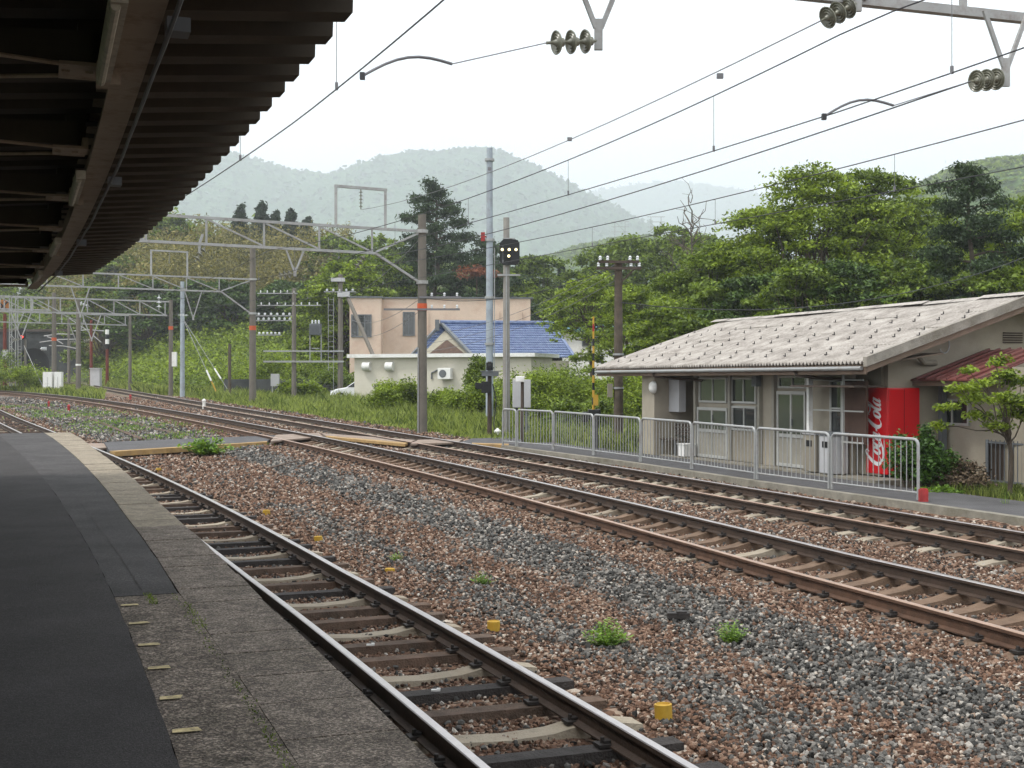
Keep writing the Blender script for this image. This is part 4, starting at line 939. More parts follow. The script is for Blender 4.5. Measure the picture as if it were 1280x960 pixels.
# red signal
x, y = X(30, 112), 112; z0 = gz(x, y); rsg = empty('stop_signal', (x, y, z0), 'round topped signal head showing a lit red light before the tunnel', 'railway signal')
b = MB(); b.tube((x + .05, y + .2, z0 - .2), (x + .05, y + .2, Z(424, y)), .11, .1, 8); b.build('post', M['cpole'], rsg, True)
W_, hh = 9.5 * y / F, 14.5 * y / F; zc = Z(417.5, y); xx = X(28, y); b = MB(); pts = []
for k in range(24):
    a = 2 * math.pi * k / 24; pts.append((xx + W_ / 2 * math.cos(a), y, zc + (hh / 2 - W_ / 2) * (1 if math.sin(a) >= 0 else -1) + W_ / 2 * math.sin(a)))
b.prism(pts, (0, -.08, 0)); hd = b.build('signal_head', M['black'], rsg)
b = MB(); b.lathe((xx, y - .08, Z(421, y)), (0, -1, 0), [(0, .12), (.06, .12), (.07, .10)], 14); b.build('red_lens', LENS_R, hd)
b = MB()
for sx in (-.22, .22): b.tube((x - .42 + sx * .6, y + .1, z0), (x - .42 + sx * .6, y + .1, Z(426, y)), .02, None, 4)
for k in range(14): zz = z0 + .4 + k * .28; b.tube((x - .55, y + .1, zz), (x - .29, y + .1, zz), .014, None, 4)
b.build('ladder', M['galv'], rsg)
b = MB(); b.tube((x, y, Z(432, y)), (X(54, 108), 108, Z(484, 108)), .025, None, 5); b.build('guy_wire', M['galv'], rsg)
# cabinets at the base of the leftmost gantry pole
for i, px in enumerate((60.5, 73.5)):
    y = 107.5; x = X(px, y); z0 = gz(x, y); c_ = empty('white_cabinet', (x, y, z0), ['white lineside cabinet left of the banded pole', 'white lineside cabinet right of the banded pole'][i], 'equipment cabinet', 'white cabinets at the pole foot')
    b = MB(); b.box((x, y, (z0 + Z(465, y)) / 2), (11.5 * y / F if i == 0 else 9 * y / F, .5, Z(465, y) - z0)); b.build('cabinet_body', M['white'], c_, bevel=.02)
    b = MB(); b.box((x, y - .256, z0 + .8), (.02, .012, 1.2)); b.build('door_seam', M['cabd'], c_)
# small posts and stubs
def stub(name, px, py, h_px, r, m, label, cat, z=-.1, cap=None):
    x, y = at(px, py, z); z0 = gz(x, y) - .03; root = empty(name, (x, y, z0), label, cat); hh = h_px * y / F; b = MB(); b.tube((x, y, z0), (x, y, z0 + hh), r, r * .95, 12); b.build('stem', M[m], root, True)
    b = MB(); b.lathe((x, y, z0 + hh), (0, 0, 1), [(0, r * 1.3), (.05, r * 1.3), (.1, r * .6), (.14, r * .2)], 12); b.build('cap', M[cap or m], root, True); return root
stub('marker_post', 255, 513, 12, .09, 'white', 'short white round topped marker post between the two main tracks', 'marker post')
stub('white_stub', 622, 547, 9, .09, 'white', 'little white stub in the grass behind the foot crossing', 'marker stub', 0)
stub('marker_peg', 86, 513, 8, .07, 'redpost', 'rusty red peg in the weeds by the siding, right of its twin', 'marker peg')
stub('marker_peg', 61, 508, 7, .06, 'redpost', 'rusty red peg in the weeds by the siding, left of its twin', 'marker peg')
stub('marker_peg', 163, 500, 5, .08, 'redpost', 'small rusty peg between the main tracks left of the white marker post', 'marker peg')
x, y = at(1154, 626, .08); b = MB(); b.box((x, y, gz(x, y) + .10), (.14, .12, .42)); b.box((x + .012, y, gz(x, y) + .32), (.10, .09, .02)); tag(b.build('red_stub', M['redpost']), 'chipped red block at the near end of the grey railing', 'red block')
def cap_post(px, py, i):
    x, y = at(px, py, -.1); z = gz(x, y); k = [1.0, .9, .6, .75, .8, .8][i]; b = MB(); r_ = .064
    b.lathe((x, y, z - .05), (.04 * (i % 3 - 1), .02, 1), [(0, r_), (.17 * k, r_), (.175 * k, r_ * .8), (.16 * k, r_ * .7)], 14)
    return tag(b.build('yellow_cap', M['ycap'], None, True), ['yellow pipe cap nearest the camera, right of the siding', 'second nearest yellow pipe cap, left of the clump with long leaves', 'yellow pipe cap directly in front of the smallest weed', 'yellow pipe cap a little left of the smallest weed', 'yellow pipe cap second from the foot crossing', 'yellow pipe cap closest to the foot crossing'][i], 'pipe cap', 'yellow pipe caps beside the siding')
for i, (px, py) in enumerate(((830, 884), (617, 776), (487, 705), (398, 668), (333, 637), (198, 584))): cap_post(px, py, i)
b = MB(); x, y = at(848, 773, -.15); b.box((x, y, gz(x, y) + .06), (.22, .09, .06)); b.box((x + .03, y, gz(x, y) + .09), (.1, .07, .03)); tag(b.build('iron_scrap', M['clip']), 'small black iron scrap lying on the ballast between the weeds', 'scrap')
b = MB(); p, q_ = at(335, 583, -.1), at(372, 578, -.1); b.bar((p[0], p[1], gz(*p) + .04), (q_[0], q_[1], gz(*q_) + .05), .07, .05); tag(b.build('loose_batten', M['wood']), 'thin weathered batten lying on ballast near the middle track', 'wooden batten')
def scrap(s, d, z, r_, lab):
    p = L1.p(s, d, z); b = MB(); b.box((p[0], p[1], p[2]), (r_, r_ * .45, .012)); b.box((p[0] + r_ * .3, p[1] + .01, p[2] + .007), (r_ * .4, r_ * .4, .012)); tag(b.build('paper_scrap', M['litter']), lab, 'scrap')
scrap(L1.s_at_y(9.9), -.1, -.14, .07, 'white scrap on the sleepers between the siding rails, nearer one')
scrap(L1.s_at_y(11.6), -.12, -.14, .07, 'white scrap between the siding rails, farther one')

# ------------------------------------------------------------------ grey railing
fp = [(646, 558), (692, 562), (742, 569), (801, 577), (865, 586), (945, 598.6), (1038, 611), (1150, 625)]
FP = [L3.p(L3.s_at_y(at(px, py, .1)[1]), 0, 0) for px, py in fp]
FP = [np.array([*at(px, py, .09), .09 + float(g(at(px, py, .09)[1]))]) for px, py in fp]
FP = [FP[0] + (FP[0] - FP[1]) * .42] + FP
def rail_panel(a, b_, idx):
    d = Vector(b_ - a); ln = d.length; d.normalize(); c = (a + b_) / 2; z = Vector((0, 0, 1)); h = 1.04
    root = empty('railing_panel', a, idx, 'railing panel', 'grey railing panels along the far path'); A = Vector(a) + d * .04; B = Vector(b_) - d * .04; r_ = .1
    pts = [A, A + z * (h - r_)]
    for k in range(1, 5): t_ = k / 4 * math.pi / 2; pts.append(A + z * (h - r_ + r_ * math.sin(t_)) + d * (r_ - r_ * math.cos(t_)))
    for k in range(0, 5): t_ = k / 4 * math.pi / 2; pts.append(B + z * (h - r_ + r_ * math.cos(t_)) - d * (r_ - r_ * math.sin(t_)))
    pts.append(B)
    f = MB(); f.poly(pts, .028, 8); f.build('frame', M['galv'], root, True)
    f = MB(); f.poly([A + z * .12, B + z * .12], .018, 6); f.build('bottom_rail', M['galv'], root, True)
    n = max(2, int(round((ln - .1) / .135)))
    for k in range(1, n):
        q = A.lerp(B, k / n); f = MB(); f.tube(q + z * .12, q + z * (h - .02), .0095, None, 5); f.build('bar', M['galv'], root)
lab = ['short railing panel at the far end against the signal post', 'second railing panel from the far end, before the relay cabinet', 'third railing panel from the far end', 'railing panel in front of the raised barrier and utility pole', 'railing panel in front of the station end wall', 'railing panel in front of the bench alcove', 'railing panel in front of the first station windows', 'railing panel in front of the station door with white roof post', 'nearest railing panel, before the red vending machine']
for i in range(len(FP) - 1): rail_panel(FP[i], FP[i + 1], lab[i if i < 3 else i + 1] if len(FP) - 1 < 9 else lab[i])

# ------------------------------------------------------------------ station building
U = Vector((-.342, .940, 0)); Vv = Vector((.940, .342, 0)); Wz = Vector((0, 0, 1)); FR = (U, Vv, Wz)
def S3(s, v, z): return U * s + Vv * v + Wz * z
def sv(px, v):                                    # arclength-like s where the sight line px meets plane v
    t_ = (px - 640) / F; y = v / (.94 * t_ + .342); return y * (.94 - .342 * t_), y
def sbox(b, s0, s1, v0, v1, z0, z1): return b.box(S3((s0 + s1) / 2, (v0 + v1) / 2, (z0 + z1) / 2), (abs(s1 - s0), abs(v1 - v0), abs(z1 - z0)), FR)
def wr(px0, py0, px1, py1, v):
    s0, y0_ = sv(px0, v); s1, y1_ = sv(px1, v); ym = (y0_ + y1_) / 2; return s0, s1, Z(py0, ym), Z(py1, ym)
SB = empty('station_building', S3(22, 17, .2), 'low beige station house with a wide pale corrugated roof across the tracks', 'station building')
zf = .27; sN, sF = 22.0, 31.7; VE, VR = 15.0, 19.3; ZE, ZR = 2.60, 4.02
b = MB(); sbox(b, sN - .6, sF + .4, 15.45, 24, zf - .5, zf - .02); b.build('floor_slab', M['kerb'], SB)
# walls
vw = 15.95
sD0, _ = sv(1012, vw); sD1, _ = sv(868, vw)
def ztop(v):
    v = min(v, 2 * VR - v)
    return ZE - .03 + (v - VE) * (ZR - ZE) / (VR - VE) - .1
def wall(s0, s1, v0, v1, name='wall', m='beige'):
    b = MB(); sbox(b, s0, s1, v0, v1, zf - .03, ztop(v0)); return b.build(name, M[m], SB)
wall(sD1 - 6.9, sD1, vw, vw + .15)                # main front wall
wall(sF - .75, sF, 15.32, 16.9)                   # bright end pier
wall(sD1, sF - .75, 16.85, 17.0)                  # alcove back
wall(sD1 - .15, sD1, vw + .15, 16.85)
wall(sF - .15, sF, 16.9, 23.4); wall(sN, sF, 23.25, 23.4)
# near gable wall
b = MB(); b.prism([S3(sN, 16.2, zf), S3(sN, 23.4, zf), S3(sN, 23.4, ztop(15.2)), S3(sN, VR, ZR - .12), S3(sN, 16.2, ztop(16.2))], U * .15); b.build('gable_wall', M['beige'], SB)
b = MB(); b.prism([S3(sF, 15.4, zf + 2), S3(sF, 23.4, zf + 2), S3(sF, 23.4, ztop(15.4)), S3(sF, VR, ZR - .12), S3(sF, 15.4, ztop(15.4))], U * -.15); b.build('gable_wall', M['beige'], SB)
# roof: corrugated sheets, near and far slope
def roof_slope(sg, name):
    s0, s1 = 21.05, 34.2; pitch = .13; n = int((s1 - s0) / pitch) * 6; V = []; Fc = []; rows = 15; q = random.Random(4); L_ = (VR - VE)
    colj = [q.uniform(-.012, .012) for _ in range(40)]; 
    for r_ in range(rows + 1):
        u = r_ / rows
        for i in range(n + 1):
            s = s0 + (s1 - s0) * i / n; z = ZE + (ZR - ZE) * u + .036 * math.cos(2 * math.pi * (s - s0) / pitch)
            z += .018 * math.sin(s * 1.3 + u * 4) * u + colj[int((s - s0) / .75) % 40] * .8 * u
            v = VE + L_ * u + (.02 * colj[int((s - s0) / .75) % 40] / .012 if r_ == 0 else 0)
            if sg < 0: v = 2 * VR - v
            V.append(S3(s, v, z))
    m = n + 1; Fc = [(r_ * m + i, r_ * m + i + 1, (r_ + 1) * m + i + 1, (r_ + 1) * m + i) for r_ in range(rows) for i in range(n)]
    o = mesh_obj(name, np.array([tuple(v) for v in V]), Fc, M['roof'], SB, smooth=True); sm = o.modifiers.new('t', 'SOLIDIFY'); sm.thickness = .012; sm.offset = 1; return o
rf = roof_slope(1, 'roof'); roof_slope(-1, 'roof')
# sheet laps and ridge
for u in (.25, .5, .75):
    b = MB(); v = VE + (VR - VE) * u; z = ZE + (ZR - ZE) * u
    b.prism([S3(21.06, v - .01, z + .02), S3(21.06, v + .02, z + .034), S3(21.06, v + .03, z + .02)], U * 13.1); b.build('sheet_lap', M['verge'], rf)
b = MB(); q = random.Random(2); s = 21.0
while s < 34.2:
    dz = q.uniform(-.015, .02); b.prism([S3(s, VR - .2, ZR - .01 + dz), S3(s, VR, ZR + .07 + dz), S3(s, VR + .2, ZR - .01 + dz), S3(s, VR, ZR + .04 + dz)], U * .9); s += .92
b.build('ridge_cap', M['roof'], rf)
k = 0
for row, u in enumerate((.10, .19, .36, .46, .62, .72)):
    for j in range(16):
        s = 21.5 + j * .8 + (row % 2) * .4
        if s > 34 or k >= 98: continue
        v = VE + (VR - VE) * u; z = ZE + (ZR - ZE) * u + .03; b = MB(); b.bar(S3(s - .05, v, z), S3(s - .05, v, z + .07), .015, .035); b.bar(S3(s - .05, v, z + .012), S3(s + .05, v + .02, z + .02), .03, .015); b.build('snow_guard', M['guard'], rf); k += 1
# verge (near barge), fascia and gutter
sl = (ZR - ZE) / (VR - VE)
for sg in (1, -1):
    b = MB(); f_ = (lambda v: v) if sg > 0 else (lambda v: 2 * VR - v)
    b.prism([S3(21.0, f_(VE - .03), ZE - .09), S3(21.0, f_(VE - .03), ZE + .10), S3(21.0, f_(VR), ZR + .10), S3(21.0, f_(VR), ZR - .09)], U * .12); b.build('verge', M['verge'], SB)
    b = MB(); b.prism([S3(21.06, f_(VE + .02), ZE - .20), S3(21.06, f_(VE + .02), ZE - .092), S3(21.06, f_(VR), ZR - .092), S3(21.06, f_(VR), ZR - .22)], U * .05); b.build('bargeboard', M['fascia'], SB)
b = MB(); sbox(b, 21.15, 34.15, VE + .05, VE + .09, ZE - .24, ZE - .045); b.build('fascia', M['fascia'], SB)
b = MB(); b.prism([S3(21.15, VE + .09, ZE - .08), S3(21.15, 16.9, ZE - .08 + .25), S3(21.15, 16.9, ZE - .05 + .25), S3(21.15, VE + .09, ZE - .05)], U * 13.0); b.build('soffit', M['soffit'], SB)
b = MB(); b.poly([S3(s, VE - .01, ZE - .12) for s in np.linspace(21.2, 34.1, 8)], .042, 8); b.build('gutter', M['galv'], SB, True)
for px in (818, 996):
    s, _ = sv(px, VE + .05); b = MB(); b.poly([S3(s, VE + .0, ZE - .14), S3(s, VE + .03, ZE - .24), S3(s - .25, VE + .35, ZE - .30), S3(s - 1.0, vw - .02, ZE - .36)], .035, 7); b.build('downpipe', M['dpole'], SB, True)
s, _ = sv(1012, 15.62); b = MB(); sbox(b, s - .045, s + .045, 15.57, 15.67, zf - .1, ZE - .1); b.build('roof_post', M['white'], SB)
# windows and doors on the front
def window(px0, py0, px1, py1, v, cols, rows, glass='glass', name='window', fw=.05, parent=None, dep=.05):
    s0, s1, z1, z0 = wr(px0, py0, px1, py1, v); 
    if s0 > s1: s0, s1 = s1, s0
    w_ = empty(name, S3(s0, v, z0)); w_.parent = parent or SB; w_.location = Vector(S3(s0, v, z0)) - wloc(parent or SB)
    fr = MB()
    for a in (s0, s1): sbox(fr, a - fw / 2, a + fw / 2, v - dep, v + .01, z0, z1)
    for a in (z0, z1): sbox(fr, s0 - fw / 2, s1 + fw / 2, v - dep - .002, v + .012, a - fw / 2, a + fw / 2)
    for k in range(1, cols): a = s0 + (s1 - s0) * k / cols; sbox(fr, a - fw * .35, a + fw * .35, v - dep + .004, v + .008, z0, z1)
    for k in range(1, rows): a = z0 + (z1 - z0) * k / rows; sbox(fr, s0, s1, v - dep + .006, v + .006, a - fw * .4, a + fw * .4)
    fr.build('frame', M['frame'], w_); b = MB(); sbox(b, s0, s1, v - .02, v - .006, z0, z1); b.build('pane', M[glass], w_); return w_
window(876, 473, 909, 502, vw, 2, 1, 'glassrefl'); window(916, 473, 946, 503, vw, 2, 1); window(917, 509, 946, 537, vw, 2, 1)
def door(px0, py0, px1, py1, v, glass='glassrefl', split=.55, label=None):
    s0, s1, z1, z0 = wr(px0, py0, px1, py1, v); z0 = zf
    if s0 > s1: s0, s1 = s1, s0
    d = empty('door', S3(s0, v, z0)); d.parent = SB; d.location = Vector(S3(s0, v, z0)) - wloc(SB)
    b = MB(); sbox(b, s0, s1, v - .055, v - .015, z0 + .02, z1); b.build('leaf', M['dfr'], d)
    b = MB()
    for a in (s0, (s0 + s1) / 2, s1): sbox(b, a - .03, a + .03, v - .075, v - .056, z0, z1 + .03)
    for a in (z0 + .04, z0 + (z1 - z0) * (1 - split), z1): sbox(b, s0 - .03, s1 + .03, v - .078, v - .057, a - .035, a + .035)
    b.build('frame', M['frame'], d)
    for a, c_ in ((s0, (s0 + s1) / 2), ((s0 + s1) / 2, s1)):
        b = MB(); sbox(b, a + .05, c_ - .05, v - .062, v - .056, z0 + (z1 - z0) * (1 - split) + .05, z1 - .05); b.build('pane', M[glass], d)
    b = MB(); sbox(b, (s0 + s1) / 2 - .09, (s0 + s1) / 2 - .07, v - .10, v - .078, z0 + .95, z0 + 1.1); b.build('handle', M['cabd'], d)
door(875, 511, 911, 578, vw, 'glassrefl', .45); door(975, 491, 1009, 588, vw, 'glassrefl', .58); window(975, 471, 1009, 484, vw, 2, 1)
# timber posts of the front and lower panels
for px in (870, 913, 950, 968):
    s, _ = sv(px, vw - .05); b = MB(); sbox(b, s - .05, s + .05, vw - .1, vw + .002, zf, ztop(vw)); b.build('wall_post', M['dfr'], SB)
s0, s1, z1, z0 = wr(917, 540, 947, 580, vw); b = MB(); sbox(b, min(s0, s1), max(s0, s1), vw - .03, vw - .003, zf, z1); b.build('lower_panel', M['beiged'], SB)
# glazed waiting room front, right of the roof post
v2 = 16.0
s0, _ = sv(1083, v2); s1, _ = sv(1014, v2)
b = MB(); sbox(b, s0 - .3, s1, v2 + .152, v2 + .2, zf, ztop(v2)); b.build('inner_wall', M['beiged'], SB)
b = MB()
for px in (1014, 1054): s, _ = sv(px, 15.7); sbox(b, s - .022, s + .022, 15.68, 15.72, zf, ZE - .02)
sa, _ = sv(1014, 15.7); sb_, _ = sv(1079, 15.7)
for py in (475, 513, 551): zz = Z(py, 27.3); sbox(b, sb_, sa, 15.685, 15.715, zz - .015, zz + .015)
b.build('screen_frame', M['frame'], SB)
s0_, s1_, z1, z0 = wr(1057, 476, 1083, 555, 15.9); b = MB(); sbox(b, min(s0_, s1_), max(s0_, s1_), 15.88, 15.948, z0, z1); b.build('brown_panel', mat('brown_panel', (.10, .06, .045), .8, .2, 2), SB)
window(1040, 476, 1054, 545, vw, 1, 2)
b = MB(); sbox(b, sa - .06, sa - 2.4, 15.12, 15.9, ZE - .50, ZE - .46); b.build('duct', M['dpole'], SB)
# alcove: cabinet, meter boxes
s0, s1, z1, z0 = wr(820, 474, 831, 515, 15.3); b = MB(); sbox(b, sF - 1.35, sF - .76, 15.75, 15.95, z0, z1 + .02); b.build('wall_cabinet', M['cab'], SB)
for px, py, w_, h_ in ((838, 505, .22, .28), (846, 503, .26, .36)):
    s, yy = sv(px, 16.8); b = MB(); sbox(b, s - w_ / 2, s + w_ / 2, 16.72, 16.85, Z(py, yy) - h_ / 2, Z(py, yy) + h_ / 2); b.build('meter_box', M['beiged'], SB)
b = MB(); s, yy = sv(841, 16.8); b.poly([S3(s, 16.83, Z(470, yy)), S3(s, 16.83, Z(500, yy))], .015, 5); b.poly([S3(s - .2, 16.83, Z(470, yy)), S3(s - .2, 16.83, Z(512, yy)), S3(s + .1, 16.83, Z(512, yy))], .015, 5); b.build('wall_cable', M['wire'], SB)
s, yy = sv(816, 15.28); b = MB(); b.lathe(S3(s, 15.32, Z(484, yy)), -Vv, [(0, .17), (.04, .17), (.10, .13), (.13, .05)], 18); b.build('wall_lamp', M['white'], SB, True)
s, yy = sv(949, 15.9); b = MB(); sbox(b, s - .1, s + .1, 15.75, 15.9, Z(483, yy), Z(470, yy)); b.build('speaker_box', M['cabd'], SB)
# side lean-to with maroon roof
Lz0, Lz1 = 2.26, 2.88
b = MB()
n = 8
b.prism([S3(19.9, 16.75, Lz0), S3(19.9, 18.6, Lz1), S3(19.9, 18.6, Lz1 - .03), S3(19.9, 16.75, Lz0 - .03)], U * 2.25)
for k in range(n): s = 19.95 + k * .31; b.bar(S3(s, 16.75, Lz0 + .015), S3(s, 18.6, Lz1 + .015), .035, .05)
b.build('lean_to_roof', M['maroon'], SB)
b = MB(); sbox(b, 19.95, 22.1, 16.80, 16.86, Lz0 - .13, Lz0 - .035); b.build('lean_to_fascia', M['fascia'], SB)
b = MB(); sbox(b, 16.5, 22.0, 17.5, 17.65, zf - .2, 2.5); b.build('lean_to_wall', M['beige'], SB)
b = MB(); sbox(b, 19.9, 20.0, 17.65, 19.4, zf - .2, 2.4); b.build('lean_to_wall', M['beige'], SB)
b = MB(); sbox(b, 21.7, 21.82, 17.3, 17.42, zf, 2.3); b.build('corner_post', M['cabd'], SB)
window(1172, 500, 1212, 530, 17.5, 2, 1)
s0, yy = sv(1265, 19.0); 
b = MB(); z = 3.05
for k in range(5): b.box(S3(sN - .02, 19.35, z + k * .05), (.03, .5, .025), FR)
b.build('louvre_vent', M['dpole'], SB)
b = MB(); pts = [S3(sN - .06, 17.55 + .13 * math.cos(a), 2.98 + .17 * math.sin(a)) for a in np.linspace(-2.6, 2.3, 14)]; b.poly(pts, .014, 6); b.build('cable_loop', M['cab'], SB)
b = MB(); b.poly([S3(sN - .4, 16.2, 2.95), S3(sN - .3, 16.7, 2.75), S3(sN - .1, 17.0, 2.6), S3(sN - .05, 17.35, 2.6)], .05, 8); b.build('downpipe', M['beiged'], SB, True)

# vending machine
m0 = S3(21.93, 16.13, 0); VM = empty('vending_machine', m0 + Wz * zf, 'bright red drinks vending machine with white script lettering on its side', 'vending machine')
b = MB(); sbox(b, 21.93, 22.65, 16.13, 16.93, zf + .04, zf + 1.82); b.build('body', M['red'], VM, bevel=.02)
b = MB(); sbox(b, 21.905, 21.928, 16.15, 16.9, zf + .08, zf + 1.80); b.build('front_panel', M['red'], VM, bevel=.01)
b = MB(); sbox(b, 21.90, 21.91, 16.52, 16.527, zf + .1, zf + 1.79); b.build('panel_seam', M['darkin'], VM)
b = MB(); sbox(b, 21.98, 22.6, 16.2, 16.86, zf - .02, zf + .05); b.build('foot', M['black'], VM)
# script lettering, read from bottom to top: drawn as brush strokes of varying width (x along the word, y up the letters)
def smooth_path(P, n=10):
    P = [np.array(p, float) for p in P]; out = []
    for i in range(len(P) - 1):
        p0 = P[max(i - 1, 0)]; p1 = P[i]; p2 = P[i + 1]; p3 = P[min(i + 2, len(P) - 1)]
        for k in range(n):
            t_ = k / n; out.append(.5 * ((2 * p1) + (-p0 + p2) * t_ + (2 * p0 - 5 * p1 + 4 * p2 - p3) * t_ ** 2 + (-p0 + 3 * p1 - 3 * p2 + p3) * t_ ** 3))
    return out + [P[-1]]
def bigC(x): return [[(x + 1.75, 2.35, .10), (x + 1.95, 2.75, .16), (x + 1.65, 3.1, .12), (x + 1.1, 2.75, .22), (x + .45, 1.8, .42), (x + .2, .8, .44), (x + .6, .05, .26), (x + 1.2, .0, .12), (x + 1.8, .5, .06)]]
def loopo(x): return [[(x + .75, 1.55, .1), (x + .35, 1.25, .26), (x + .2, .6, .32), (x + .5, .08, .2), (x + .95, .5, .26), (x + 1.05, 1.15, .26), (x + .78, 1.55, .1), (x + .85, 1.25, .08), (x + 1.35, 1.35, .06)]]
def lowc(x): return [[(x + 1.0, 1.25, .2), (x + .8, 1.6, .12), (x + .4, 1.2, .28), (x + .22, .55, .32), (x + .5, .05, .2), (x + 1.1, .45, .06)]]
def lowa(x): return [[(x + 1.0, 1.4, .12), (x + .6, 1.55, .14), (x + .25, .9, .3), (x + .3, .2, .26), (x + .6, .15, .12), (x + .98, .9, .1)], [(x + 1.15, 1.6, .22), (x + .95, .8, .3), (x + .95, .12, .2), (x + 1.4, .45, .06)]]
def lowl(x): return [[(x + .25, .9, .06), (x + .95, 2.3, .1), (x + 1.05, 3.0, .16), (x + .8, 3.0, .12), (x + .4, 1.6, .28), (x + .3, .4, .3), (x + .55, .05, .16), (x + 1.0, .5, .06)]]
strokes = bigC(0) + [[(.7, .05, .2), (1.5, -.5, .26), (2.6, -.55, .3), (3.8, -.15, .16), (4.4, .1, .06)]] + loopo(1.75) + lowc(3.0) + lowa(4.05) + [[(5.55, .85, .22), (6.05, .95, .22)]] + bigC(6.1) + [[(7.9, 2.6, .08), (8.9, 2.2, .2), (9.7, 2.7, .16), (9.9, 3.1, .06)]] + loopo(7.75) + lowl(8.95) + lowa(9.75)
Lw = 11.2; hgt = 1.40; sc = hgt / Lw; b = MB()
for st in strokes:
    pp_ = smooth_path(st, 7); V = []
    for i, p in enumerate(pp_):
        d = pp_[min(i + 1, len(pp_) - 1)][:2] - pp_[max(i - 1, 0)][:2]; d /= np.linalg.norm(d) + 1e-9; n_ = np.array([-d[1], d[0]]) * p[2] * .5 * 1.55
        for e in (1, -1):
            lx, ly = p[0] + n_[0] * e, p[1] + n_[1] * e; lx += ly * .25
            V.append(S3(22.02 + (ly + .75) * sc * 1.32, 16.126, zf + .20 + lx * sc))
    k = len(pp_); b.add(V, [(2 * i, 2 * i + 1, 2 * i + 3, 2 * i + 2) for i in range(k - 1)])
b.build('script_lettering', M['logo'], VM)
# bins beside it
for i, (s_, lab_) in enumerate(((23.15, 'grey litter bin right beside the vending machine'), (23.75, 'pale litter bin farther from the vending machine, behind the railing'))):
    bn = empty('litter_bin', S3(s_, 16.2, zf), lab_, 'litter bin', 'litter bins by the vending machine'); b = MB(); sbox(b, s_ - .24, s_ + .24, 15.95 - .2, 15.93, zf, zf + .82) if False else sbox(b, s_ - .24, s_ + .24, 15.46, 15.88, zf, zf + .8); b.build('body', M['cab' if i == 0 else 'beiged'], bn, bevel=.02)
    b = MB(); sbox(b, s_ - .26, s_ + .26, 15.44, 15.90, zf + .8, zf + .88); b.build('lid', M['cabd' if i == 0 else 'cab'], bn, bevel=.015)
    b = MB(); sbox(b, s_ - .1, s_ + .1, 15.45, 15.462, zf + .55, zf + .68); b.build('slot', M['darkin'], bn)
# bench and planter rack in the alcove
bn = empty('bench', S3(30.3, 15.6, zf), 'dark slatted bench in front of the alcove of the station house', 'bench'); b = MB()
for k in range(4): sbox(b, 29.9, 30.85, 15.42 + k * .11, 15.50 + k * .11, zf + .40, zf + .43)
b.build('seat', M['dpole'], bn); b = MB()
for k in range(3): sbox(b, 29.9, 30.85, 15.88, 15.91, zf + .52 + k * .11, zf + .60 + k * .11)
b.build('backrest', M['dpole'], bn)
for s_ in (30.0, 30.75):
    for v_ in (15.46, 15.82): b = MB(); sbox(b, s_ - .02, s_ + .02, v_ - .02, v_ + .02, zf, zf + .4); b.build('leg', M['cabd'], bn)
for i, (s_, v_) in enumerate(((29.75, 15.65),)):
    b = MB(); sbox(b, s_ - .2, s_ + .2, v_ - .15, v_ + .15, zf, zf + .3); sbox(b, s_ - .22, s_ + .22, v_ - .17, v_ + .17, zf + .3, zf + .33); tag(b.build('white_box', M['white']), 'small white box on the floor beside the bench', 'box')
# dark garden fence right of the station
gf = empty('iron_fence', S3(19.2, 16.9, 0), 'dark iron bar fence at the right edge behind the path', 'iron fence')
def fpt(k): return Vector((X(1234, 25.2), 25.2, 0)).lerp(Vector((X(1330, 23.6), 23.6, 0)), k)
for k in range(0, 18):
    p = fpt(k / 17); z0 = gz(p.x, p.y); b = MB(); r_ = .035 if k % 9 == 0 else .011; b.tube((p.x, p.y, z0), (p.x, p.y, z0 + .98), r_, None, 6); b.build('post' if k % 9 == 0 else 'bar', M['cabd'], gf)
for z_ in (.18, .93): p, q_ = fpt(0), fpt(1); b = MB(); b.bar((p.x, p.y, gz(p.x, p.y) + z_), (q_.x, q_.y, gz(q_.x, q_.y) + z_), .03, .035); b.build('rail', M['cabd'], gf)
p, q_ = fpt(.02), fpt(1); b = MB(); b.bar((p.x, p.y + .12, gz(p.x, p.y) + .55), (q_.x, q_.y + .12, gz(q_.x, q_.y) + .55), .015, .8); b.build('backing_board', M['dpole'], gf)

# ------------------------------------------------------------------ buildings beyond
def pbox(b, pxa, pxb, ya, yb, dep, z0, z1):
    A = Vector((X(pxa, ya), ya, 0)); B = Vector((X(pxb, yb), yb, 0)); d = (B - A).normalized(); n_ = Vector((-d.y, d.x, 0))
    b.prism([A + Wz * z0, B + Wz * z0, B + n_ * dep + Wz * z0, A + n_ * dep + Wz * z0], Wz * (z1 - z0)); return A, B, d, n_
def wrect(b, A, d, n_, u0, u1, z0, z1, o_, th):
    P = A + d * u0 - n_ * o_; b.prism([P + Wz * z0, P + Wz * z1, P + d * (u1 - u0) + Wz * z1, P + d * (u1 - u0) + Wz * z0], -n_ * th)
sh = empty('signal_house', (X(550, 78), 78, 0), 'white flat roofed single storey hut behind the tracks', 'equipment hut')
zs = Z(447, 79)
b = MB(); A, B, d, n_ = pbox(b, 443, 664, 80, 76, 4, gz(-9, 78) - .5, zs); b.build('wall', M['shed'], sh)
b = MB(); A2 = A - d * .35 - n_ * .35; ln = (B - A).length + .7; P = A2 + Wz * (zs + .003); b.prism([P, P + d * ln, P + d * ln + n_ * 4.7, P + n_ * 4.7], Wz * .22); b.build('roof_slab', M['white'], sh)
for px in (458, 488):
    u = (X(px, 79) - A.x) / d.x; c_ = A + d * u - n_ * .1 + Wz * Z(458, 79); b = MB(); b.lathe(c_ + d * -.25, d, [(0, .28), (.5, .28)], 16); b.build('vent_hood', M['white'], sh, True)
u = (X(558, 77) - A.x) / d.x; ac = MB(); c_ = A + d * u; 
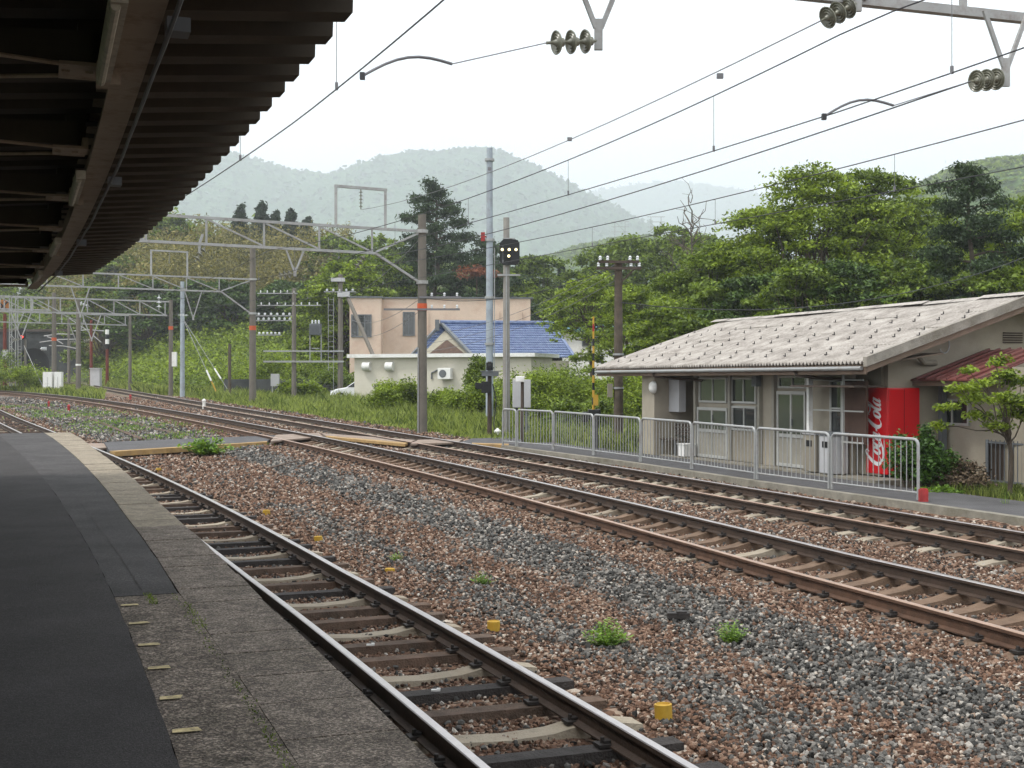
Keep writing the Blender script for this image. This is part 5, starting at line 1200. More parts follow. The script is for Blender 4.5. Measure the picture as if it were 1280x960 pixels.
ac.box(c_ - n_ * .3 + Wz * Z(467, 77), (.85, .4, .68), (d, n_, Wz)); aco = ac.build('air_conditioner', M['white'], sh, bevel=.03)
ac = MB(); ac.lathe(c_ - n_ * .51 - d * .08 + Wz * Z(467, 77), -n_, [(0, .24), (.01, .23)], 20); ac.build('fan_grille', M['cabd'], aco)
ac = MB(); ac.poly([c_ - d * .55 - n_ * .06 + Wz * Z(462, 77), c_ - d * 1.0 - n_ * .06 + Wz * Z(466, 77), c_ - d * 1.0 - n_ * .06 + Wz * Z(474, 77)], .05, 6); ac.build('pipe', M['cabd'], sh)
# pink two storey building
pk_ = empty('pink_building', (X(550, 106), 106, 0), 'two storey flat roofed building clad in pink siding', 'building')
zt = Z(371.5, 104); b = MB(); A, B, d, n_ = pbox(b, 437, 476, 105, 105, 12, 1, zt); b.build('wall', M['pink'], pk_)
b = MB(); A1, B1, d1_, n1 = pbox(b, 476.6, 663, 106.6, 106.8, 12, 1, zt + .05); b.build('wall', M['pink'], pk_)
b = MB(); P = A - d * .12 - n_ * .12 + Wz * (zt + .002); b.prism([P, P + d * 2.8, P + d * 2.8 + n_ * 12, P + n_ * 12], Wz * .14); P = A1 - n1 * .12 + Wz * (zt + .055); b.prism([P, P + d1_ * 12.65, P + d1_ * 12.65 + n1 * 12, P + n1 * 12], Wz * .12); b.build('parapet_cap', M['cabd'], pk_)
def bwin(parent, A, d, n_, px0, px1, py0, py1, y, cols=2):
    u0 = (X(px0, y) - A.x) / d.x; u1 = (X(px1, y) - A.x) / d.x; z1, z0 = Z(py0, y), Z(py1, y)
    w_ = empty('window', tuple(A)); w_.parent = parent; w_.location = A - wloc(parent)
    b = MB(); e = .09
    wrect(b, A, d, n_, u0, u1, z1 - e, z1, .0, .1); wrect(b, A, d, n_, u0, u1, z0, z0 + e, .0, .1); wrect(b, A, d, n_, u0, u0 + e, z0 + e, z1 - e, .0, .1); wrect(b, A, d, n_, u1 - e, u1, z0 + e, z1 - e, .0, .1)
    for k in range(1, cols): m_ = u0 + (u1 - u0) * k / cols; wrect(b, A, d, n_, m_ - .04, m_ + .04, z0 + e, z1 - e, .0, .08)
    b.build('frame', M['cabd'], w_); b = MB(); wrect(b, A, d, n_, u0 + e, u1 - e, z0 + e, z1 - e, .0, .03); b.build('pane', M['glass'], w_)
    if px0 < 450: b = MB(); wrect(b, A, d, n_, u0 + .55, u1 - .5, z0 + e, z0 + .8, .032, .01); b.build('curtain', M['beiged'], w_)
bwin(pk_, A, d, n_, 439, 464.5, 393, 421.5, 105, 3); bwin(pk_, A1, d1_, n1, 504, 519, 390, 420, 107, 2)
for px in (536, 624, 652): u = (X(px, 107.5) - A1.x) / d1_.x; b = MB(); b.poly([A1 + d1_ * u - n1 * .08 + Wz * 1.5, A1 + d1_ * u - n1 * .08 + Wz * (zt - 1.0)], .05, 6); b.build('downpipe', M['pink'], pk_)
# blue tiled house
bh = empty('tiled_house', (X(620, 92), 92, 0), 'house with a glossy blue tiled gable roof behind the hut', 'house')
yr, yf = 93.0, 88.0; RA = Vector((X(552, yr), yr, Z(405, yr))); RB = Vector((X(690, yr + 2), yr + 2, Z(406, yr + 2)))
EA = Vector((X(588, yf), yf, Z(446, yf))); EB = Vector((X(718, yf + 2), yf + 2, Z(447, yf + 2)))
EA = Vector((X(592, yf), yf, Z(447, yf))); BA = RA + (RA - EA) * 1.0; BA.z = EA.z; BB = RB + (RB - EB); BB.z = EB.z
GA = Vector((X(513, 91.5), 91.5, EA.z + .1))
def tiles(P00, P01, P10, P11, name, nu=64, nv=14):
    V = []; Fc = []; sub = 4; nn = nu * sub
    nrm = (P01 - P00).cross(P10 - P00).normalized(); nrm = nrm if nrm.z > 0 else -nrm
    rows = []
    for r_ in range(nv):
        for e in (0, 1):
            vv = (r_ + e) / nv; lift = .05 * (1 - e)
            for i in range(nn + 1):
                uu = i / nn; p = P00.lerp(P01, uu).lerp(P10.lerp(P11, uu), vv); V.append(p + nrm * (.045 * abs(math.sin(uu * nu * math.pi)) + lift))
    m = nn + 1; Fc = [(r_ * m + i, r_ * m + i + 1, (r_ + 1) * m + i + 1, (r_ + 1) * m + i) for r_ in range(2 * nv - 1) for i in range(nn)]
    o = mesh_obj(name, np.array([tuple(v) for v in V]), Fc, M['tile'], bh); sm = o.modifiers.new('t', 'SOLIDIFY'); sm.thickness = .08; sm.offset = -1; return o
tiles(EA, EB, RA, RB, 'roof', 46, 14); rr_ = tiles(GA, GA + (RB - RA), RA, RB, 'roof', 46, 12)
b = MB(); b.poly([tuple(RA + Vector((-.1, 0, .12))), tuple(RB + Vector((.1, 0, .12)))], .17, 8); b.build('ridge_tiles', M['tile'], bh, True)
for P_, Q_ in ((RA, EA), (RA, GA), (RB, EB)): b = MB(); b.bar(P_ + Wz * .06, Q_ + Wz * .06, .22, .16); b.build('barge_tiles', M['tile'] if P_ is RB else M['cabd'], bh)
b = MB(); dd = Vector((.25, .3, 0)); ins = lambda p: p + (RB - RA).normalized() * .45 - Wz * .12
b.prism([ins(GA), ins(RA), ins(EA)], (RB - RA).normalized() * .2); b.build('gable_wall', M['housew'], bh)
mid = (GA + EA) / 2; b = MB(); u0 = (RB - RA).normalized() * .38; b.prism([GA.lerp(mid, .3) + u0, mid.lerp(RA, .52) + u0, EA.lerp(mid, .3) + u0], (RB - RA).normalized() * .03); b.build('gable_panel', M['barkr'], bh)
b = MB(); q1 = GA + (RB - RA).normalized() * .5; q2 = EA + (RB - RA).normalized() * .5; q3 = EB - (RB - RA).normalized() * .4; q4 = q1 + (q3 - q2)
b.prism([Vector((*q.xy, 1.)) for q in (q1, q2, q3, q4)], Wz * (EA.z - 1.2)); b.build('wall', M['housew'], bh)
b = MB(); b.box(RA + Vector((-.3, -.3, -.1)), (.3, .3, .8)); b.build('ridge_end', M['cabd'], bh)
# small white building with teal roof
wb = empty('white_building', (X(735, 120), 120, 0), 'small white building with a teal edged roof left of the utility pole', 'building')
b = MB(); A, B, d, n_ = pbox(b, 703, 775, 121, 119, 9, 1, Z(415, 120)); b.build('wall', M['white'], wb)
b = MB(); P = A - d * .3 - n_ * .5 + Wz * (Z(415, 120) + .01); b.prism([P, P + d * 6.1, P + d * 6.1 + n_ * 9 + Wz * .8, P + n_ * 9 + Wz * .8], Wz * .3); b.build('roof', M['teal'], wb)
bwin(wb, A, d, n_, 728, 752, 421, 433, 120, 2)
b = MB(); A, B, d, n_ = pbox(b, 952, 1010, 150, 150, 8, 3, Z(384, 150)); wl = tag(b.build('far_house', M['white']), 'pale house glimpsed between the trees above the station roof', 'house')
b = MB(); P = A - n_ * .5 + Wz * (Z(384, 150) + .02); b.prism([P, P + d * 5.5, P + d * 5.5 + n_ * 9, P + n_ * 9], Wz * .35); b.build('roof', M['teal'], wl)
# long low wall behind the poles
b = MB(); pbox(b, 280, 436, 96, 92, .3, gz(-18, 95) - .3, Z(474, 94)); tag(b.build('low_wall', M['tunnelw']), 'low dark retaining wall behind the transformer poles', 'wall')
# tunnel portal
tn = empty('tunnel_portal', (-68, 185, 2), 'dark stained concrete tunnel portal at the far left', 'tunnel portal')
yy = 186.; xc = X(40, yy); z0 = 1.4; hw = 2.5; xl, xr = X(-40, yy), X(96, yy); zt = Z(414.5, yy); arch = [(xc - hw, z0 - 2)] + [(xc + hw * math.cos(a), z0 + 3.3 + 2.2 * math.sin(a)) for a in np.linspace(math.pi, 0, 15)] + [(xc + hw, z0 - 2)]
outer = [(xl, z0 - 2)] + [(xl + (xr - xl) * k / 14, zt) for k in range(15)] + [(xr, z0 - 2)]
V = [(x, yy, z) for x, z in arch] + [(x, yy, z) for x, z in outer] + [(x, yy + 1.2, z) for x, z in arch] + [(x, yy + 1.2, z) for x, z in outer]; na = len(arch)
Fc = [(i, i + 1, na + i + 1, na + i) for i in range(na - 1)] + [(i, 2 * na + i, 2 * na + i + 1, i + 1) for i in range(na - 1)] + [(na + i, na + i + 1, 3 * na + i + 1, 3 * na + i) for i in range(na - 1)]
mesh_obj('portal_wall', np.array(V), Fc, M['tunnelw'], tn)
b = MB(); b.box(((xl + xr) / 2, yy - .1, zt + .15), (xr - xl + .6, 1.6, .35)); b.build('coping', M['dpole'], tn)
V = [(x, yy + 1.2 + e, z) for e in (0, .35) for x, z in arch]; Fc = [(i, na + i, na + i + 1, i + 1) for i in range(na - 1)] + [tuple(na + i for i in range(na))]
mesh_obj('lining_and_dark_cap', np.array(V), Fc, M['darkin'], tn)  # shallow lining closed by a black sheet that stands in for the unlit depth
# car
x, y = X(434, 83), 83; z0 = gz(x, y); car = empty('parked_car', (x, y, z0), 'white car parked half hidden behind the corner of the hut', 'car')
prof = [(-1.9, .35), (-1.88, .62), (-1.55, .80), (-.85, .92), (-.2, 1.38), (1.0, 1.42), (1.75, 1.0), (1.9, .85), (1.9, .35)]
cx = x + .9; b = MB(); b.prism([(cx + a, y - .8, z0 + h) for a, h in prof], (0, 1.6, 0)); b.build('body', M['carw'], car, bevel=.06)
for a in (-1.25, 1.2):
    for o_ in (-.82, .66): b = MB(); b.lathe((cx + a, y + o_, z0 + .3), (0, 1, 0), [(0, .2), (.0, .3), (.16, .3), (.16, .2)], 16); wh = b.build('wheel', M['tyre'], car, True); b = MB(); b.lathe((cx + a, y + o_ - .01, z0 + .3), (0, 1, 0), [(0, .17), (.01, .17)], 12); b.build('rim', M['cab'], wh)
b = MB(); b.prism([(cx - .78, y - .81, z0 + .93), (cx - .2, y - .81, z0 + 1.32), (cx + .95, y - .81, z0 + 1.35), (cx + 1.3, y - .81, z0 + .95)], (0, .008, 0)); b.build('side_window', M['glass'], car)
b = MB(); b.prism([(cx - .86, y - .7, z0 + .935), (cx - .22, y - .65, z0 + 1.385), (cx - .22, y + .65, z0 + 1.385), (cx - .86, y + .7, z0 + .935)], (-.01, 0, .012)); b.build('windscreen', M['glass'], car)
b = MB(); b.box((cx - 1.84, y - .6, z0 + .66), (.1, .3, .13)); b.build('headlight', M['cab'], car)

# transformer pole structure
yt = 86.; xa, xb = X(367.5, yt), X(425.5, yt); z0 = gz(xb, yt); tf = empty('transformer_structure', (xb, yt, z0), 'pair of poles carrying beams, rows of insulators and a grey transformer', 'transformer structure')
b = MB(); b.tube((xa, yt, z0 - .3), (xa, yt, Z(360, yt)), .17, .14, 10); b.build('pole', M['cpole'], tf, True)
b = MB(); b.tube((xb, yt, z0 - .3), (xb, yt, Z(343, yt)), .2, .15, 10); b.build('pole', M['cpole'], tf, True)
xg = X(318, yt - 1)
for py, w2 in ((452, .12), (439, .1)): b = MB(); b.bar((X(330, yt), yt - .2, Z(py, yt)), (X(430, yt), yt - .2, Z(py, yt)), .12, w2); b.build('platform_beam', M['galv'], tf)
b = MB(); b.box((X(395, yt), yt - .2, Z(412, yt)), (.75, .6, .75)); tr = b.build('transformer_tank', M['cabd'], tf, bevel=.03)
for k in range(6): b = MB(); b.box((X(395, yt) - .32 + k * .128, yt - .53, Z(412, yt)), (.03, .06, .6)); b.build('cooling_fin', M['cabd'], tr)
for k in (-.22, 0, .22): b = MB(); b.lathe((X(395, yt) + k, yt - .2, Z(405, yt)), (0, 0, 1), [(0, .03), (.05, .07), (.12, .05), (.18, .07), (.26, .03)], 8); b.build('bushing', M['insw'], tr, True)
b = MB(); b.box((X(395, yt), yt - .2, (Z(452, yt) + Z(419, yt)) / 2), (.5, .3, .05)); b.bar((X(388, yt), yt - .2, Z(452, yt)), (X(388, yt), yt - .2, Z(419, yt)), .06, .06); b.bar((X(402, yt), yt - .2, Z(452, yt)), (X(402, yt), yt - .2, Z(419, yt)), .06, .06); b.build('tank_stand', M['galv'], tf)
rows = [(365, 322, 372, 6, .05), (380, 322, 402, 8, .05), (393, 320, 366, 6, .09), (399, 320, 366, 7, .09), (417, 322, 352, 6, .08), (363, 405, 445, 5, .08)]
for py, pa, pb, n, r_ in rows:
    a = MB(); a.bar((X(pa, yt), yt - .1, Z(py, yt) - .1), (X(pb, yt), yt - .1, Z(py, yt) - .1), .05, .06); a = a.build('insulator_arm', M['galv'], tf)
    for k in range(n):
        x_ = X(pa + (pb - pa) * (k + .5) / n, yt); i_ = MB(); i_.lathe((x_, yt - .1, Z(py, yt) - .07), (0, 0, 1), [(0, r_ * .3), (.04, r_ * 1.1), (.08, r_ * .6), (.12, r_ * 1.1), (.17, r_ * .4)], 8); i_.build('insulator', M['insw'], a, True)
b = MB(); b.tube((X(435, yt), yt - .1, Z(372, yt)), (X(468, yt - 3), yt - 3, Z(448, yt - 3)), .13, .13, 8); b.build('strut', M['cpole'], tf, True)
b = MB(); b.box((X(423, yt), yt - .2, Z(350, yt)), (.9, .3, .25)); b.build('switch_box', M['cab'], tf)
b = MB(); b.box((X(430, yt), yt - .2, Z(368, yt)), (.8, .3, .35)); b.build('switch_box', M['cab'], tf)
b = MB(); b.bar((X(425, yt) - .4, yt - .25, z0 + .2), (X(425, yt) - .4, yt - .25, Z(372, yt)), .03, .03); b.bar((X(425, yt) - .75, yt - .25, z0 + 2), (X(425, yt) - .75, yt - .25, Z(372, yt)), .03, .03)
for k in range(14): zz = z0 + 2.2 + k * .35; b.bar((X(425, yt) - .75, yt - .25, zz), (X(425, yt) - .4, yt - .25, zz), .02, .02)
b.build('ladder', M['galv'], tf)
x, y = X(344, 88), 88; z0 = gz(x, y); b = MB(); b.box((x, y, Z(475, y)), (.55, .4, .85)); b.box((x - .2, y, (z0 + Z(480, y)) / 2), (.06, .06, Z(480, y) - z0)); b.box((x + .2, y, (z0 + Z(480, y)) / 2), (.06, .06, Z(480, y) - z0)); tag(b.build('grey_cabinet', M['cab']), 'grey cabinet on legs left of the transformer poles', 'equipment cabinet')
pole_thing('wooden_post', 'short dark wooden post before the low retaining wall', 'post', 287, 90, 430, .12, 'bark')
wc, x, y, z0 = pole_thing('cantilever_mast', 'thin mast with pale cantilever arms in front of the tunnel', 'overhead mast', 86, 150, 398, .18, 'cpole')
for k, (px0, py0, px1, py1) in enumerate(((55, 420, 92, 418), (50, 428, 96, 424), (62, 432, 98, 436), (60, 421, 80, 430), (88, 398, 128, 428), (94, 414, 132, 414))):
    b = MB(); b.poly([(X(px0, 150), 150 - .1 * k, Z(py0, 150)), (X((px0 + px1) / 2, 150), 150 - .1 * k, Z((py0 + py1) / 2 - 1.5, 150)), (X(px1, 150), 150 - .1 * k, Z(py1, 150))], .06, 5); b.build('cantilever_arm', M['galvl'], wc)
insulator(wc, (X(52, 150), 149.5, Z(436, 150)), (X(60, 150), 149.5, Z(436, 150)), 4, .22, 'insw')
b = MB(); x, y = X(120, 135), 135; z0 = gz(x, y); b.box((x, y, z0 + 1.0), (1.0, .8, 1.9)); b.box((x, y, z0 + 2.0), (1.15, .95, .1)); tag(b.build('small_hut', M['cab']), 'small pale hut between the red oxide poles', 'hut')
b = MB(); x, y = X(150, 122), 122
# transmission towers far off
for i, (px, y, pyt) in enumerate(((775, 1000, 277), (820, 1010, 271))):
    x = X(px, y); tt = empty('pylon', (x, y, 40), ['left of two faint lattice pylons on the far hill', 'right of two faint lattice pylons on the far hill'][i], 'pylon', 'faint pylons on the hill'); zt = Z(pyt, y)
    b = MB()
    for e in (-4, 4): b.tube((x + e, y, 60), (x + e, y, zt), .28, None, 4)
    for k in range(3): b.tube((x - 7, y, zt - k * 4), (x + 7, y, zt - k * 4), .25, None, 4)
    b.build('frame', M['galv'], tt)
    b = MB(); [b.tube((x - 4 * (-1) ** k, y, 62 + k * 8), (x + 4 * (-1) ** k, y, 70 + k * 8), .2, None, 4) for k in range(int((zt - 62) / 8))]; b.build('lacing', M['galv'], tt)

#PART3
# ------------------------------------------------------------------ vegetation
def samp_ground(q, n, f):
    """random points (x,y) inside region test f"""
    out = []; tot = 0
    while tot < n:
        y = q.uniform(*f['y'], n * 2); x = (q.uniform(*f['px'], n * 2) - 640) / F * y
        P = np.c_[x, y]; k = f['ok'](P) if 'ok' in f else np.ones(len(P), bool); out.append(P[k]); tot += k.sum()
        if k.sum() == 0: break
    return np.concatenate(out)[:n]
def clumps(q, f, n, per, rad, hgt, flat=.7):
    C = samp_ground(q, n // per, f); z = ground(C[:, 0], C[:, 1]); R_ = q.uniform(.6, 1.3, len(C)) * rad
    d = sph(q, n // per * per); d[:, 2] = np.abs(d[:, 2]); c = np.repeat(np.c_[C, z], per, 0); rr_ = np.repeat(R_, per)
    hh = np.repeat(q.uniform(.5, 1.2, len(C)) * hgt, per)
    return c + np.c_[d[:, 0] * rr_, d[:, 1] * rr_, d[:, 2] * hh] + q.normal(0, .08 * rad, (len(c), 3))
q = np.random.default_rng(77)
d3f = lambda lo: (lambda P: off(P, T3) > lo)
mass('shrub_bank', clumps(q, dict(y=(112, 172), px=(60, 470), ok=d3f(4.5)), 90000, 60, 1.7, 2.6), q.uniform(.22, .5, 90000), 1, 'fresh')
mass('shrub_bank', clumps(q, dict(y=(100, 160), px=(60, 470), ok=d3f(4.0)), 30000, 60, 1.1, 1.5), q.uniform(.2, .42, 30000), 2, 'mid')
mass('bamboo_grove', clumps(q, dict(y=(168, 222), px=(60, 440), ok=lambda P: (off(P, T3) > 8) | (P[:, 1] > 190)), 110000, 55, 1.5, 7.5), q.uniform(.3, .8, 110000), 3, 'bamboo', .2, .3)
mass('hillside_wood', clumps(q, dict(y=(189, 240), px=(-110, 230)), 80000, 50, 2.6, 3.5), q.uniform(.5, 1.1, 80000), 4, 'mid')
mass('far_wood', clumps(q, dict(y=(232, 640), px=(-120, 1350)), 110000, 50, 6, 8), q.uniform(1.0, 2.2, 110000), 5, 'mid')
def cover(o, n, s0, s1, m, seed):
    q = np.random.default_rng(seed); me = o.data; co = np.empty(len(me.vertices) * 3); me.vertices.foreach_get('co', co); co = co.reshape(-1, 3)
    k = q.integers(0, len(co), n); st = np.abs(co[1] - co[0]).max()
    st = (co[:, 0].max() - co[:, 0].min()) / 220
    P = co[k] + q.normal(0, 1, (n, 3)) * [st * .6, st * .6, s0 * .15]
    V, Fc = leafgeo(P, q.uniform(s0, s1, n), q, .3, .8); return tag(mesh_obj('forest_cover', V, Fc, m), kind='stuff')
hl_ = [o for o in bpy.data.objects if o.name.startswith(('mountain', 'hill'))]
for o in hl_:
    if o.name == 'mountain': cover(o, 60000, 8, 17, forest_leaf, 1)
    elif o.name.startswith('mountain'): cover(o, 20000, 16, 34, forest_leaf, 2)
    elif o.name in ('hill', 'hill.001'): cover(o, 50000, 2.0, 5.5, GR['mid'], 3)
# grass verge: blades as slim upright triangles
def blades(name, P, z, h, wd, seed, m='grass', lean=.35):
    q = np.random.default_rng(seed); n = len(P); a = q.uniform(0, 6.283, n); l = q.normal(0, lean, (n, 2)) * h[:, None]
    B = np.c_[P, z]; e = np.c_[np.cos(a), np.sin(a), np.zeros(n)] * wd / 2; T = B + np.c_[l, h]
    M_ = B + np.c_[l * .35, h * .6]
    V = np.stack([B - e, B + e, M_ + e * .8, T, M_ - e * .8], 1).reshape(-1, 3); k = np.arange(n)[:, None] * 5
    return tag(mesh_obj(name, V, np.concatenate([k + [0, 1, 2, 3, 4]], 1), GR[m]), kind='stuff')
q = np.random.default_rng(5)
P = samp_ground(q, 80000, dict(y=(36, 100), px=(140, 900), ok=lambda P: (off(P, T3) > 2.3) & ((P[:, 1] > 39.5) | (P[:, 0] > X(660, 38)) & (off(P, T3) > 4.1)) & ((P[:,0] - 2.4) ** 2 * 0 + 1 > 0)))
tuf = .5 + .5 * np.sin(P[:, 0] * 1.1 + 2 * np.sin(P[:, 1] * .6)) * np.sin(P[:, 1] * .9); edge = sst(off(P, T3), 2.2, 4.5)
blades('grass', P, ground(P[:, 0], P[:, 1]) - .02, q.uniform(.10, .34, len(P)) * (.5 + .9 * tuf) * (.4 + .8 * edge) * (1 + P[:, 1] / 120), .045, 6)
P = samp_ground(q, 9000, dict(y=(100, 150), px=(60, 330), ok=lambda P: (off(P, T3) > 2.0) & (off(P, T3) < 7)))
blades('grass', P, ground(P[:, 0], P[:, 1]), q.uniform(.3, .8, len(P)), .12, 7)
P = samp_ground(q, 6000, dict(y=(88, 125), px=(0, 130), ok=lambda P: (off(P, T2) > 1.9) & (off(P, T3) < -1.9)))
blades('grass', P, ground(P[:, 0], P[:, 1]), q.uniform(.15, .7, len(P)), .1, 8)
def patch(px, py, rx, ry, n, h, seed, z=-.15):
    x, y = at(px, py, z); q = np.random.default_rng(seed); P = np.c_[x + q.normal(0, rx, n), y + q.normal(0, ry, n)]
    return P, ground(P[:, 0], P[:, 1]), q.uniform(.4, 1, n) * h
ps = [patch(*a) for a in ((165, 535, 1.3, 1.3, 900, .16, 1), (145, 528, 1.0, 1.4, 700, .18, 2), (95, 520, 1.4, 1.6, 800, .2, 3), (70, 515, 1.2, 1.5, 500, .2, 4), (215, 545, .8, 1.0, 500, .14, 5), (25, 508, 1.3, 2, 400, .2, 6), (122, 540, .8, .8, 260, .12, 7), (290, 560, .5, .6, 160, .1, 8), (395, 478 + 60, .3, .3, 0, .1, 9))]
blades('grass', np.concatenate([p[0] for p in ps]), np.concatenate([p[1] for p in ps]), np.concatenate([p[2] for p in ps]), .035, 9, 'weed')
q = np.random.default_rng(31)
P = samp_ground(q, 9000, dict(y=(17, 27), px=(1150, 1400), ok=lambda P: (off(P, T3) > 4.3)))
blades('grass', P, ground(P[:, 0], P[:, 1]) + .03, q.uniform(.05, .22, len(P)), .014, 10)
# grass tufts beside the platform edge and in its joints
def jit(s0, s1, d, n, h, seed):
    q = np.random.default_rng(seed); s = q.uniform(s0, s1, n); P = L1.p(s, d + q.normal(0, .015, n), ZP); return P[:, :2], P[:, 2] - .005, q.uniform(.3, 1, n) * h
js = [jit(14.5, 20, -2.09, 260, .014, 1), jit(19.6, 20.05, -2.25, 120, .022, 2), jit(18.6, 19.6, -2.05, 90, .02, 3), jit(15, 17.2, -2.09, 120, .018, 4)]
blades('moss_tufts', np.concatenate([p[0] for p in js]), np.concatenate([p[1] for p in js]), np.concatenate([p[2] for p in js]), .006, 11, 'mid', .6)

# weeds on the ballast
for i, (px, py, r, h, lab, n) in enumerate(((758, 800, .22, .26, 'widest weed clump with long leaves on the ballast', 80), (913, 800, .16, .24, 'upright weed clump right of the black iron scrap', 70), (602, 727, .15, .17, 'medium weed left of the widest clump', 45), (495, 696, .12, .12, 'smallest weed clump by the yellow cap', 24), (258, 568, .75, .55, 'sprawling bush like weed in front of the foot crossing', 130), (1257, 645, .12, .55, 'thin wispy weed at the kerb in the lower right', 12))):
    x, y = at(px, py, -.15); weed((x, y, gz(x, y) - .01), r, h, 20 + i, lab, 'weeds growing on the ballast', n)

# bushes
BL = [(490, 62, 1.7, 1.3, 1.9, 'fresh', 'rounded bush before the left part of the white hut'), (522, 66, 1.2, 1.0, 1.2, 'fresh', 'bush between the banded pole and the white hut'), (560, 60, 1.5, 1.2, 1.25, 'fresh', 'low bush under the air conditioner'), (600, 58, 1.4, 1.2, 1.7, 'fresh', 'bush around the foot of the tallest pole'), (590, 66, 1.0, .8, 3.6, 'mid', 'upright vine covered shrub at the hut wall'),
      (668, 60, 2.6, 1.8, 2.4, 'fresh', 'large bush right of the signal post before the blue roof'), (712, 57, 2.4, 1.8, 2.3, 'mid', 'large bush between signal post and raised barrier'), (690, 52, 2.0, 1.4, 2.0, 'fresh', 'bush directly behind the relay cabinet'), (755, 54, 2.0, 1.6, 2.1, 'fresh', 'bush behind the raised barrier arm'), (795, 52, 2.0, 1.6, 2.4, 'fresh', 'bush between the utility pole and the station end wall'), (735, 47, 1.4, 1.2, 1.4, 'mid', 'low bush at the edge of the grass behind the barrier'),
      (350, 100, 3, 2, 3.2, 'fresh', 'bush behind the grey cabinet by the transformer poles'), (392, 98, 2.6, 2, 3.4, 'fresh', 'bright bush beneath the grey transformer'), (415, 90, 2.6, 1.8, 2.6, 'mid', 'bush behind the white parked car'), (300, 104, 3, 2, 3.2, 'fresh', 'bush left of the tall pole with stacked insulators'), (376, 88, 1.6, 1.2, 1.5, 'fresh', 'small bush at the foot of the left transformer pole'),
      (12, 113, 3.5, 2, 3.2, 'mid', 'bush below the lattice mast at the left edge'), (38, 110, 2.5, 2, 2.6, 'fresh', 'bush beneath the red signal'), (-15, 110, 3, 2, 3.2, 'fresh', 'bush cut by the left edge of the view'), (54, 122, 2.4, 2, 1.8, 'mid', 'low bush behind the left white cabinet')]
for i, (px, y, rx, ry, rz, gm_, lab) in enumerate(BL):
    x = X(px, y); bush((x, y, gz(x, y) - .1), rx, ry, rz, 40 + i, gm_, lab, 7000 if y < 70 else 4500, .14 if y < 70 else .2, 'bushes beside the line')
# shrubs by the vending machine
for i, (px, y, rx, ry, rz, lab) in enumerate(((1140, 24.6, .55, .5, 1.28, 'dark green leafy shrub right in front of the vending machine'), (1168, 24.8, .6, .5, 1.0, 'dark green shrub right of the vending machine'), (1180, 25.2, .5, .4, .8, 'lower dark green shrub under the maroon roof'))):
    x = X(px, y); bush((x, y, gz(x, y)), rx, ry, rz, 80 + i, 'hydr', lab, 3600, .10, 'shrubs beside the vending machine')
x, y = X(1205, 24.6), 24.6; bush((x, y, gz(x, y)), .75, .5, .62, 90, 'dry', 'brown twiggy shrub below the small tree at the right', 3000, .07)
x, y = X(1178, 23.9), 23.9; bush((x, y, gz(x, y)), .5, .3, .22, 91, 'weed', 'low bright green plant beside the path at the right', 900, .07)
# small tree at the right edge with spreading sprays
q = np.random.default_rng(12); x, y = X(1262, 23.3), 23.3; z0 = gz(x, y); tr = empty('small_tree', (x, y, z0), 'small fresh green tree with drooping sprays at the right edge', 'tree'); b = MB(); blobs = []
b.poly([(x, y, z0 - .1), (x + .03, y, z0 + .8), (x - .05, y, z0 + 1.5)], [.05, .04, .03], 7)
for i, (px, py, r_) in enumerate(((1196, 487, .22), (1215, 500, .22), (1190, 510, .16), (1232, 480, .2), (1225, 520, .22), (1250, 500, .28), (1262, 470, .22), (1275, 520, .3), (1245, 535, .22), (1290, 480, .35), (1300, 510, .4), (1205, 463, .12), (1265, 450, .12), (1180, 535, .14), (1240, 455, .08))):
    c = (X(px, y), y + q.uniform(-.5, .5), Z(py, y)); blobs.append((*c, r_ * 1.25, r_ * 1.2, r_ * .55)); limb(b, (x - .03, y, z0 + 1.0 + .05 * (i % 5)), c, .016, .005, q, 4, .15)
V, Fc = leafgeo(cloud(blobs, 4200, q, 10, .055, .6, .2), q.uniform(.07, .12, 4200), q, .7); mesh_obj('crown', V, Fc, GR['fresh'], tr); b.build('trunk', M['bark'], tr)

# trees
G_ = 'trees behind the station and along the hillside'
def tz(px, y, pyt): x = X(px, y); z0 = gz(x, y); return (x, y, z0), Z(pyt, y) - z0
protoA = protoB = protoC = None
kinds_ = []
def put(px, y, pyt, r, kind, label, seed, n=18000, **kw):
    loc, h = tz(px, y, pyt)
    if kind == 'pine': return pine(loc, h, r, seed, label, G_, n, **kw)
    if kind == 'cedar': return cedar(loc, h, r, seed, label, G_, n, **kw)
    return broadleaf(loc, h, r, seed, kind, label, n, group=G_, **kw)
put(1022, 60, 213, 4.2, 'fresh', 'tallest spreading broadleaf tree behind the station roof', 1, 34000, leaf=.2, low=.3, trunk=.2, nb=24)
put(1092, 61, 214, 2.8, 'mid', 'broadleaf tree with a ragged spiky top right of the tallest one', 2, 20000, leaf=.19, low=.3, trunk=.16, nb=20)
put(962, 62, 252, 3.3, 'fresh', 'broadleaf tree left of the tallest one behind the roof', 3, 24000, leaf=.2, low=.25, nb=20)
put(905, 64, 296, 3.4, 'mid', 'broadleaf tree above the middle of the station roof', 4, 24000, leaf=.2, low=.2, nb=20)
put(852, 66, 335, 3.0, 'mid', 'broadleaf tree above the left half of the station roof', 5, 20000, leaf=.2, low=.15, nb=18)
put(737, 76, 342, 2.8, 'fresh', 'airy light green tree between the signal and the utility pole', 6, 8000, leaf=.22, low=.52, nb=16)
put(790, 70, 350, 2.6, 'fresh', 'light green tree directly behind the utility pole', 7, 15000, leaf=.2, low=.15, nb=16)
put(1150, 66, 238, 3.2, 'fresh', 'leafy tree left of the ragged pine behind the roof', 8, 22000, leaf=.2, low=.25, nb=20)
put(1262, 58, 268, 2.6, 'fresh', 'leafy tree right of the ragged pine', 9, 18000, leaf=.19, low=.2, nb=18)
